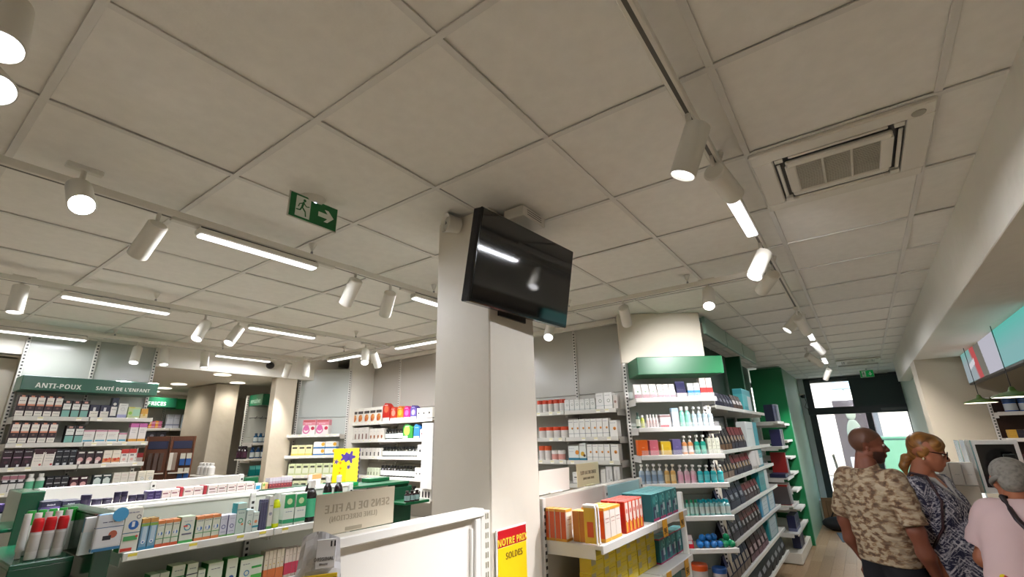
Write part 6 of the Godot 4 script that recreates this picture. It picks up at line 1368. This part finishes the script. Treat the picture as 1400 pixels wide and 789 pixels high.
	run("A1", "lowest shelf of dark green aisle", 0.28, 0.36, 0.517, 2.596, 8, 0.201, 0.1, "pouch", ["16161c", "2a2a32", "101014", "b 0 .9 1c1c22", "r .2 .2 .8 .8 8a8a90"], "black pouch", 1, 1, 0.12)
	run("A2", "top shelf before green gable", 1.85, 0.42, 0, 0.4, 3, 0.24, 0.12, "carton", ["1c2048", "t .2 .8 .5 88a;d .5 .4 .2 3a3a6a"], "navy carton")
	run("A2", "top shelf before green gable", 1.85, 0.42, 0.42, 0.64, 2, 0.26, 0.12, "carton", ["c8ccd4", "r .0 .0 .5 1 24284a"], "silver and navy carton")
	run("A2", "second shelf before green gable", 1.5, 0.42, 0.28, 0.62, 2, 0.24, 0.14, "carton", ["262a58", "r .6 0 1 1 d0c8c0;d .3 .5 .1 99b"], "navy carton with white edge")
	run("A2", "third shelf before green gable", 1.08, 0.42, 0.02, 0.36, 1, 0.05, 0.2, "carton", ["24284e", "r .1 .2 .6 .8 4a4e80"], "flat navy carton")
	run("A2", "third shelf before green gable", 1.08, 0.42, 0.38, 0.44, 1, 0.33, 0.2, "book", ["b02a24", "b .0 .1 d8d0c8"], "upright red box")
	run("A2", "third shelf before green gable", 1.08, 0.42, 0.48, 0.62, 3, 0.24, 0.16, "carton", ["b8bcc4 c8ccd0 3a3c50", "r .5 0 1 1 5a5e70"], "grey carton")
	run("A2", "fourth shelf before green gable", 0.72, 0.42, 0.1, 0.2, 2, 0.3, 0.24, "book", ["b03028 c0b8b0", "b .05 .9 6a6264"], "red edged leaning magazine", 1, 1, .32)
	run("A2", "fourth shelf before green gable", 0.72, 0.42, 0.25, 0.37, 3, 0.3, 0.24, "book", ["8a8488 c8c4c0", "b .05 .9 a8a2a4"], "grey leaning magazine", 1, 1, .32)
	run("A2", "fifth shelf before green gable", 0.38, 0.42, 0.15, 0.6, 4, 0.2, 0.1, "carton", ["24284e", "t .2 .5 .6 88a;b 0 .2 6a6e90"], "small navy carton")
	run("A2", "lowest shelf before green gable", 0.145, 0.42, 0.3, 0.7, 5, 0.22, 0.1, "carton", ["24284e", "t .2 .5 .6 88a;r .8 0 1 1 aab"], "slim navy carton")
	run("BS", "top of brown counter shelves", 1.84, 0.22, 0.07, 0.5, 4, 0.13, 0.1, "jar", ["2a5aa8", "c8ccd0", "23406a"], "blue tin")
	run("BS", "middle of brown counter shelves", 1.59, 0.22, 0.04, 0.5, 4, 0.08, 0.12, "carton", ["d8a83a", "r .5 0 1 1 2a2030;t .1 .6 .3 633"], "yellow and dark carton", 2, 1)
	run("BS", "bottom of brown counter shelves", 1.33, 0.22, 0.03, 0.3, 2, 0.1, 0.12, "carton", ["ddd2cc", "d .5 .5 .3 4a1a1c;d .3 .3 .2 2a1a1a"], "white carton, dark red figure", 2, 1)
	run("BS", "bottom of brown counter shelves", 1.33, 0.22, 0.32, 0.58, 2, 0.1, 0.12, "carton", ["2a4a78", "b .5 1 3a7a4a"], "blue and green carton", 2, 1)
	run("G1", "upper shelf of green carton gondola", 1.262, 0.26, 0.032, 0.099, 1, 0.18, 0.07, "carton", ["dcd9cc d8d4c4 2f8a3c", "d .55 .6 .3 2060a8;r .45 .56 .62 .68 dfe6ea;o .78 .78 .14 445;t .15 .88 .6 889;b .42 .44 3a6a80;r .1 .26 .9 .36 4a9a5a;d .85 .34 .08 c83a2a;r .05 .03 .7 .1 c83a2a"], "tall white carton with blue disc")
	run("G1", "upper shelf of green carton gondola", 1.262, 0.26, 0.101, 0.164, 2, 0.127, 0.06, "carton", ["7aa4c0 c8a050 5a8aa8", "b .86 1 c8924a;b .76 .84 8ab04a;r .25 .25 .8 .75 b8ccd8;d .5 .25 .26 dfe6ea;d .5 .25 .12 2a6ab0;b .0 .1 3a8ab0"], "blue carton with white bottle print")
	run("G1", "upper shelf of green carton gondola", 1.262, 0.26, 0.165, 0.256, 3, 0.11, 0.06, "carton", ["d4d8c4 d8844a 3a9a48", "b .0 .12 d9603a;d .5 .5 .3 2a6ab0;r .3 .42 .6 .6 dfe6e2;t .15 .8 .7 667;b .88 1 d8844a;b .3 .33 4a9a5a"], "white carton with blue disc")
	run("G1", "upper shelf of green carton gondola", 1.262, 0.26, 0.259, 0.321, 1, 0.115, 0.06, "carton", ["d6dacb c8dab8 2f9a3c", "b 0 .1 4aa85a;o .5 .58 .26 4a8aa0;r .2 .6 .5 .66 c84a3a;r .15 .3 .85 .36 667;t .2 .8 .6 99a"], "white carton with green edges")
	run("G1", "upper shelf of green carton gondola", 1.262, 0.26, 0.324, 0.435, 3, 0.107, 0.06, "carton", ["d4d8c4 d8844a 2f8a3c", "b .0 .12 d9804a;d .5 .5 .3 2a6ab0;r .3 .42 .6 .6 dfe6e2;t .15 .8 .7 667;b .88 1 d8844a;b .3 .33 4a9a5a"], "white carton with orange top")
	run("G1", "upper shelf of green carton gondola", 1.262, 0.26, 0.436, 0.511, 2, 0.098, 0.06, "carton", ["c9cbd6 d0d2dc 5a5a90", "o .5 .45 .28 4a4a80;t .2 .2 .6 668;t .2 .8 .6 99a;b 0 .08 7ab06a"], "lavender white carton")
	run("G1", "upper shelf of green carton gondola", 1.262, 0.26, 0.511, 0.56, 1, 0.146, 0.06, "carton", ["bfd0c4 9ac8c8 2a9aa0", "o .5 .42 .26 2a8a5a;d .7 .3 .12 d97a4a;t .2 .66 .6 788;b .78 .8 2a9aa0"], "tall teal sided carton")
	run("G1", "upper shelf of green carton gondola", 1.262, 0.26, 0.562, 0.597, 1, 0.109, 0.06, "carton", ["ccd6cc b8d0cc", "o .5 .45 .26 2a8a5a;d .7 .35 .12 d9704a;t .2 .75 .6 788"], "medium carton with green ring")
	run("G1", "upper shelf of green carton gondola", 1.262, 0.26, 0.599, 0.631, 1, 0.094, 0.06, "carton", ["ccd6cc b8d0cc", "d .5 .5 .26 e08a5a;b .2 .3 2a8a9a;t .2 .8 .6 788"], "short carton with orange disc")
	run("G1", "upper shelf of green carton gondola", 1.262, 0.26, 0.633, 0.672, 3, 0.151, 0.03, "carton", ["4c4c68", "b .9 .94 6a6a88"], "slate purple carton")
	run("G1", "upper shelf of green carton gondola", 1.262, 0.26, 0.676, 0.704, 1, 0.166, 0.05, "carton", ["d4d2c8 dcdad0", "d .5 .45 .3 2c2c50;o .5 .45 .2 dfe6ea;t .2 .68 .6 667;b 0 .08 5aa85a"], "white carton with dark disc")
	run("G1", "upper shelf of green carton gondola", 1.262, 0.26, 0.706, 0.753, 1, 0.177, 0.05, "bottle", ["c8d418", "cdd8c4", "dfe4d8", "c8d418"], "lime yellow bottle")
	run("G1", "upper shelf of green carton gondola", 1.262, 0.26, 0.761, 0.827, 1, 0.167, 0.05, "carton", ["dfe6da e6eae0", "r .03 .55 .97 .96 1f9a5a;d .5 .75 .25 c8dca8;b .08 .2 2a9a6a;t .2 .42 .6 89a"], "white carton with green picture, nearer the yellow bottle")
	run("G1", "upper shelf of green carton gondola", 1.262, 0.26, 0.831, 0.9, 1, 0.164, 0.05, "carton", ["dfe6da e6eae0", "r .03 .55 .97 .96 1f9a5a;d .5 .75 .25 c8dca8;b .08 .2 2a9a6a;t .2 .42 .6 89a"], "white carton with green picture, beside the brown bottle")
	run("G1", "upper shelf of green carton gondola", 1.262, 0.26, 0.902, 0.979, 1, 0.225, 0.06, "bottle", ["1c1012", "4ab88a", "f0ede6", "1c1012"], "dark brown bottle with green label")
	run("G1", "upper shelf of green carton gondola", 1.262, 0.12, 0.99, 1.038, 1, 0.245, 0.07, "bottle", ["1c1012", "4ab88a", "f0ede6", "1c1012"], "brown syrup bottle left of orange topped box")
	run("G1", "upper shelf of green carton gondola", 1.262, 0.12, 1.118, 1.176, 1, 0.235, 0.07, "bottle", ["1c1012", "4ab88a", "f0ede6", "1c1012"], "brown syrup bottle below orange topped box")
	run("G1", "upper shelf of green carton gondola", 1.262, 0.12, 1.197, 1.256, 1, 0.23, 0.07, "bottle", ["1c1012", "4ab88a", "f0ede6", "1c1012"], "brown syrup bottle nearest yellow box")
	run("G1", "lower shelf of green carton gondola", 1.005, 0.26, 0.172, 0.249, 2, 0.148, 0.07, "carton", ["ccd4c0 a8c89a 2f8a3c", "d .5 .4 .3 2a6ab0;t .2 .8 .6 788"], "low white carton with green side")
	run("G1", "lower shelf of green carton gondola", 1.005, 0.26, 0.255, 0.312, 1, 0.166, 0.07, "carton", ["ccd4c0 c8d8b0 2f8a3c", "d .5 .35 .28 2a6ab0;t .2 .85 .6 788;b .68 .72 2a7a3a"], "white carton with green flap")
	run("G1", "lower shelf of green carton gondola", 1.005, 0.26, 0.318, 0.367, 1, 0.163, 0.07, "carton", ["ccd4c0 c8d8b0 2f8a3c", "d .5 .35 .28 2a6ab0;t .2 .85 .6 788;b .7 .73 334"], "tall white carton with blue disc")
	run("G1", "lower shelf of green carton gondola", 1.005, 0.26, 0.37, 0.404, 1, 0.127, 0.06, "carton", ["d0d8c4 c8d8b0", "d .5 .35 .28 2a6ab0;t .2 .85 .6 788"], "short white carton")
	run("G1", "lower shelf of green carton gondola", 1.005, 0.26, 0.41, 0.482, 1, 0.146, 0.08, "carton", ["d4dcc8 b8d8a0 2f8a3c", "d .5 .35 .28 2a6ab0;t .2 .8 .6 667;d .15 .6 .06 3a8a3a"], "broad white carton with blue disc")
	run("G1", "lower shelf of green carton gondola", 1.005, 0.26, 0.499, 0.554, 1, 0.15, 0.06, "carton", ["d4dcc8 3aa84a 1f7a2a", "d .5 .4 .25 2a5aa0;t .25 .7 .5 667;b 0 .1 3a9a3a"], "narrow carton with green sides")
	run("G1", "lower shelf of green carton gondola", 1.005, 0.26, 0.564, 0.685, 1, 0.132, 0.07, "carton", ["d4dcc8 3aa84a 1f7a2a", "o .3 .5 .12 2a7ab0;r .5 .62 .95 .7 2a9a3a;r .5 .25 .98 .4 4ab84a;t .1 .8 .3 667"], "wide white carton with green flaps")
	run("G1", "lower shelf of green carton gondola", 1.005, 0.26, 0.689, 0.799, 5, 0.148, 0.05, "carton", ["d8cdb8", "b 0 .4 d8763a;t .3 .7 .4 a98;d .5 .55 .15 c8a84a"], "slim carton with orange base")
	run("G1", "lower shelf of green carton gondola", 1.005, 0.26, 0.802, 0.892, 4, 0.141, 0.05, "carton", ["dacdc0", "b .1 .5 c83a5a;t .3 .75 .4 a98"], "slim carton with pink base")
	run("G2", "on rear low gondola", 1.36, 0.25, 0.072, 0.161, 1, 0.057, 0.1, "carton", ["25233a 3a3a4a", "b .93 .98 c8c8c8;b .2 .42 5a4a80;r .1 0 .9 .2 9a96a8", "w .6 .13 d8d8e0 ZzzQuil"], "navy and violet carton, nearer the green end panel")
	run("G2", "on rear low gondola", 1.36, 0.25, 0.163, 0.245, 1, 0.051, 0.1, "carton", ["25233a 3a3a4a", "b .93 .98 c8c8c8;b .2 .42 5a4a80", "w .6 .13 d8d8e0 ZzzQuil"], "navy and violet carton, beside the purple jars")
	run("G2", "on rear low gondola", 1.36, 0.25, 0.249, 0.303, 1, 0.072, 0.07, "jar", ["2a2638", "3a3448", "241f34"], "raised purple jar")
	run("G2", "on rear low gondola", 1.36, 0.25, 0.303, 0.408, 2, 0.043, 0.07, "jar", ["2a2638", "3a3448", "241f34"], "low purple jar")
	run("G2", "on rear low gondola", 1.36, 0.25, 0.41, 0.482, 2, 0.072, 0.07, "jar", ["2a2638", "3a3448", "241f34"], "tall purple jar")
	run("G2", "on rear low gondola", 1.36, 0.25, 0.486, 0.574, 2, 0.047, 0.07, "jar", ["2a2638", "3a3448", "241f34"], "purple jar before violet cartons")
	run("G2", "on rear low gondola", 1.36, 0.25, 0.578, 0.655, 2, 0.064, 0.08, "carton", ["362a58 8a84a0", "t .2 .65 .6 c8c0d8;t .2 .35 .6 a8a0c0"], "violet carton")
	run("G2", "on rear low gondola", 1.36, 0.25, 0.657, 0.763, 2, 0.065, 0.08, "carton", ["e4d6cf", "r .1 .55 .7 .68 8a5a60;d .85 .7 .06 c04a54;t .2 .3 .5 b98;b 0 .03 c8a8a0"], "red lettered white carton, first pair")
	run("G2", "on rear low gondola", 1.36, 0.25, 0.763, 0.782, 1, 0.073, 0.08, "carton", ["b0303a"], "thin red box, first divider")
	run("G2", "on rear low gondola", 1.36, 0.25, 0.785, 0.909, 2, 0.067, 0.08, "carton", ["e4d6cf", "r .1 .55 .7 .68 8a5a60;d .85 .7 .06 c04a54;t .2 .3 .5 b98"], "red lettered white carton, second pair")
	run("G2", "on rear low gondola", 1.36, 0.25, 0.911, 0.932, 1, 0.07, 0.08, "carton", ["b0303a"], "thin red box, second divider")
	run("G2", "on rear low gondola", 1.36, 0.25, 0.935, 1.263, 5, 0.069, 0.08, "carton", ["e4d8d0", "r .15 .55 .75 .66 7a5054;d .85 .72 .06 b04a54;r .15 .3 .85 .36 8a6a68"], "red lettered white carton, row of five")
	run("G2", "on rear low gondola", 1.36, 0.25, 1.271, 1.318, 1, 0.053, 0.05, "carton", ["dce4e4", "r .1 .2 .8 .7 2a9ac8"], "small white and blue carton")
	run("G2", "on rear low gondola", 1.36, 0.25, 1.321, 1.369, 1, 0.054, 0.05, "carton", ["d8cf9a", "r .5 .1 .95 .8 d8a070;d .3 .7 .2 7ab04a"], "small yellow carton")
	run("G2", "on rear low gondola", 1.36, 0.25, 1.375, 1.566, 8, 0.082, 0.06, "carton", ["b8a4ae", "b 0 .5 8a3a44;d .5 .35 .2 c86a60;b .7 1 c8c4cc"], "small red print sachet box")
	run("G3", "upper shelf of orange carton gondola", 1.252, 0.13, 0.003, 0.062, 1, 0.132, 0.029, "carton", ["f0e2d2 f0b040 dd5512", "t .2 .66 .6 a54;t .2 .5 .6 c98;b .0 .08 e8a838;b .92 1 f0a838"], "orange sided carton with cream front", 1, 4)
	run("G3", "upper shelf of orange carton gondola", 1.252, 0.212, 0.03, 0.09, 1, 0.128, 0.033, "carton", ["e6b24a f0c050 c87a20", "t .2 .86 .6 eca;r .1 .05 .9 .7 e0a038"], "amber sided carton", 1, 2)
	run("G3", "upper shelf of orange carton gondola", 1.252, 0.284, 0.074, 0.256, 3, 0.138, 0.036, "carton", ["f0e4d8 f0b848 e0531a", "t .2 .66 .6 a65;t .2 .55 .6 b87;b .0 .1 e8b040;b .92 1 f0a838"], "cream fronted orange carton", 1, 3)
	run("G3", "upper shelf of orange carton gondola", 1.252, 0.286, 0.3, 0.53, 5, 0.142, 0.04, "carton", ["e2502a e8625a c82a12", "r .15 .4 .85 .95 eddcd0;d .5 .68 .25 d87a6a;r .1 .05 .5 .35 f0b840;d .5 .4 .22 eddcd0"], "red carton with white badge", 1, 3)
	run("G3", "upper shelf of orange carton gondola", 1.252, 0.288, 0.659, 1.097, 4, 0.138, 0.055, "carton", ["1c7c80 7ac4c4 1f6a6c", "r .06 .02 .94 .1 c83a78;r .15 .12 .6 .52 1c2456;r .55 .3 .85 .58 b8ccd0;d .35 .75 .2 3aa4a4;o .7 .8 .18 7ad0cc;r .3 .12 .5 .4 8ab0b8"], "teal carton with blue figure", 1, 3)
	run("G3", "lower shelf of orange carton gondola", 1, 0.2, 0.08, 0.881, 6, 0.179, 0.06, "carton", ["f2d71c f6e24a dcba18", "r .0 .5 .35 .95 c9bd8a;t .4 .7 .5 8a3a10;r .45 .1 .9 .4 eed860;t .1 .25 .25 8a9a90"], "yellow carton", 3, 1)
	run("G3", "lower shelf of orange carton gondola", 1, 0.225, 0.882, 1.372, 5, 0.129, 0.075, "carton", ["1c7c80 7ac4c4 1f6a6c", "b .0 .06 b82a68;b .95 1 c83a58;r .15 .12 .6 .52 1c2456;r .55 .3 .85 .58 b8ccd0;d .35 .75 .2 3aa4a4;o .7 .8 .18 7ad0cc"], "teal carton with blue figure")
	run("G3", "bottom shelf of orange carton gondola", 0.76, 0.28, 0.51, 1.041, 5, 0.195, 0.075, "carton", ["1c7c80 58a8a8 1f6a6c", "b 0 .06 b82a68;r .15 .12 .6 .5 1c2456"], "teal carton")
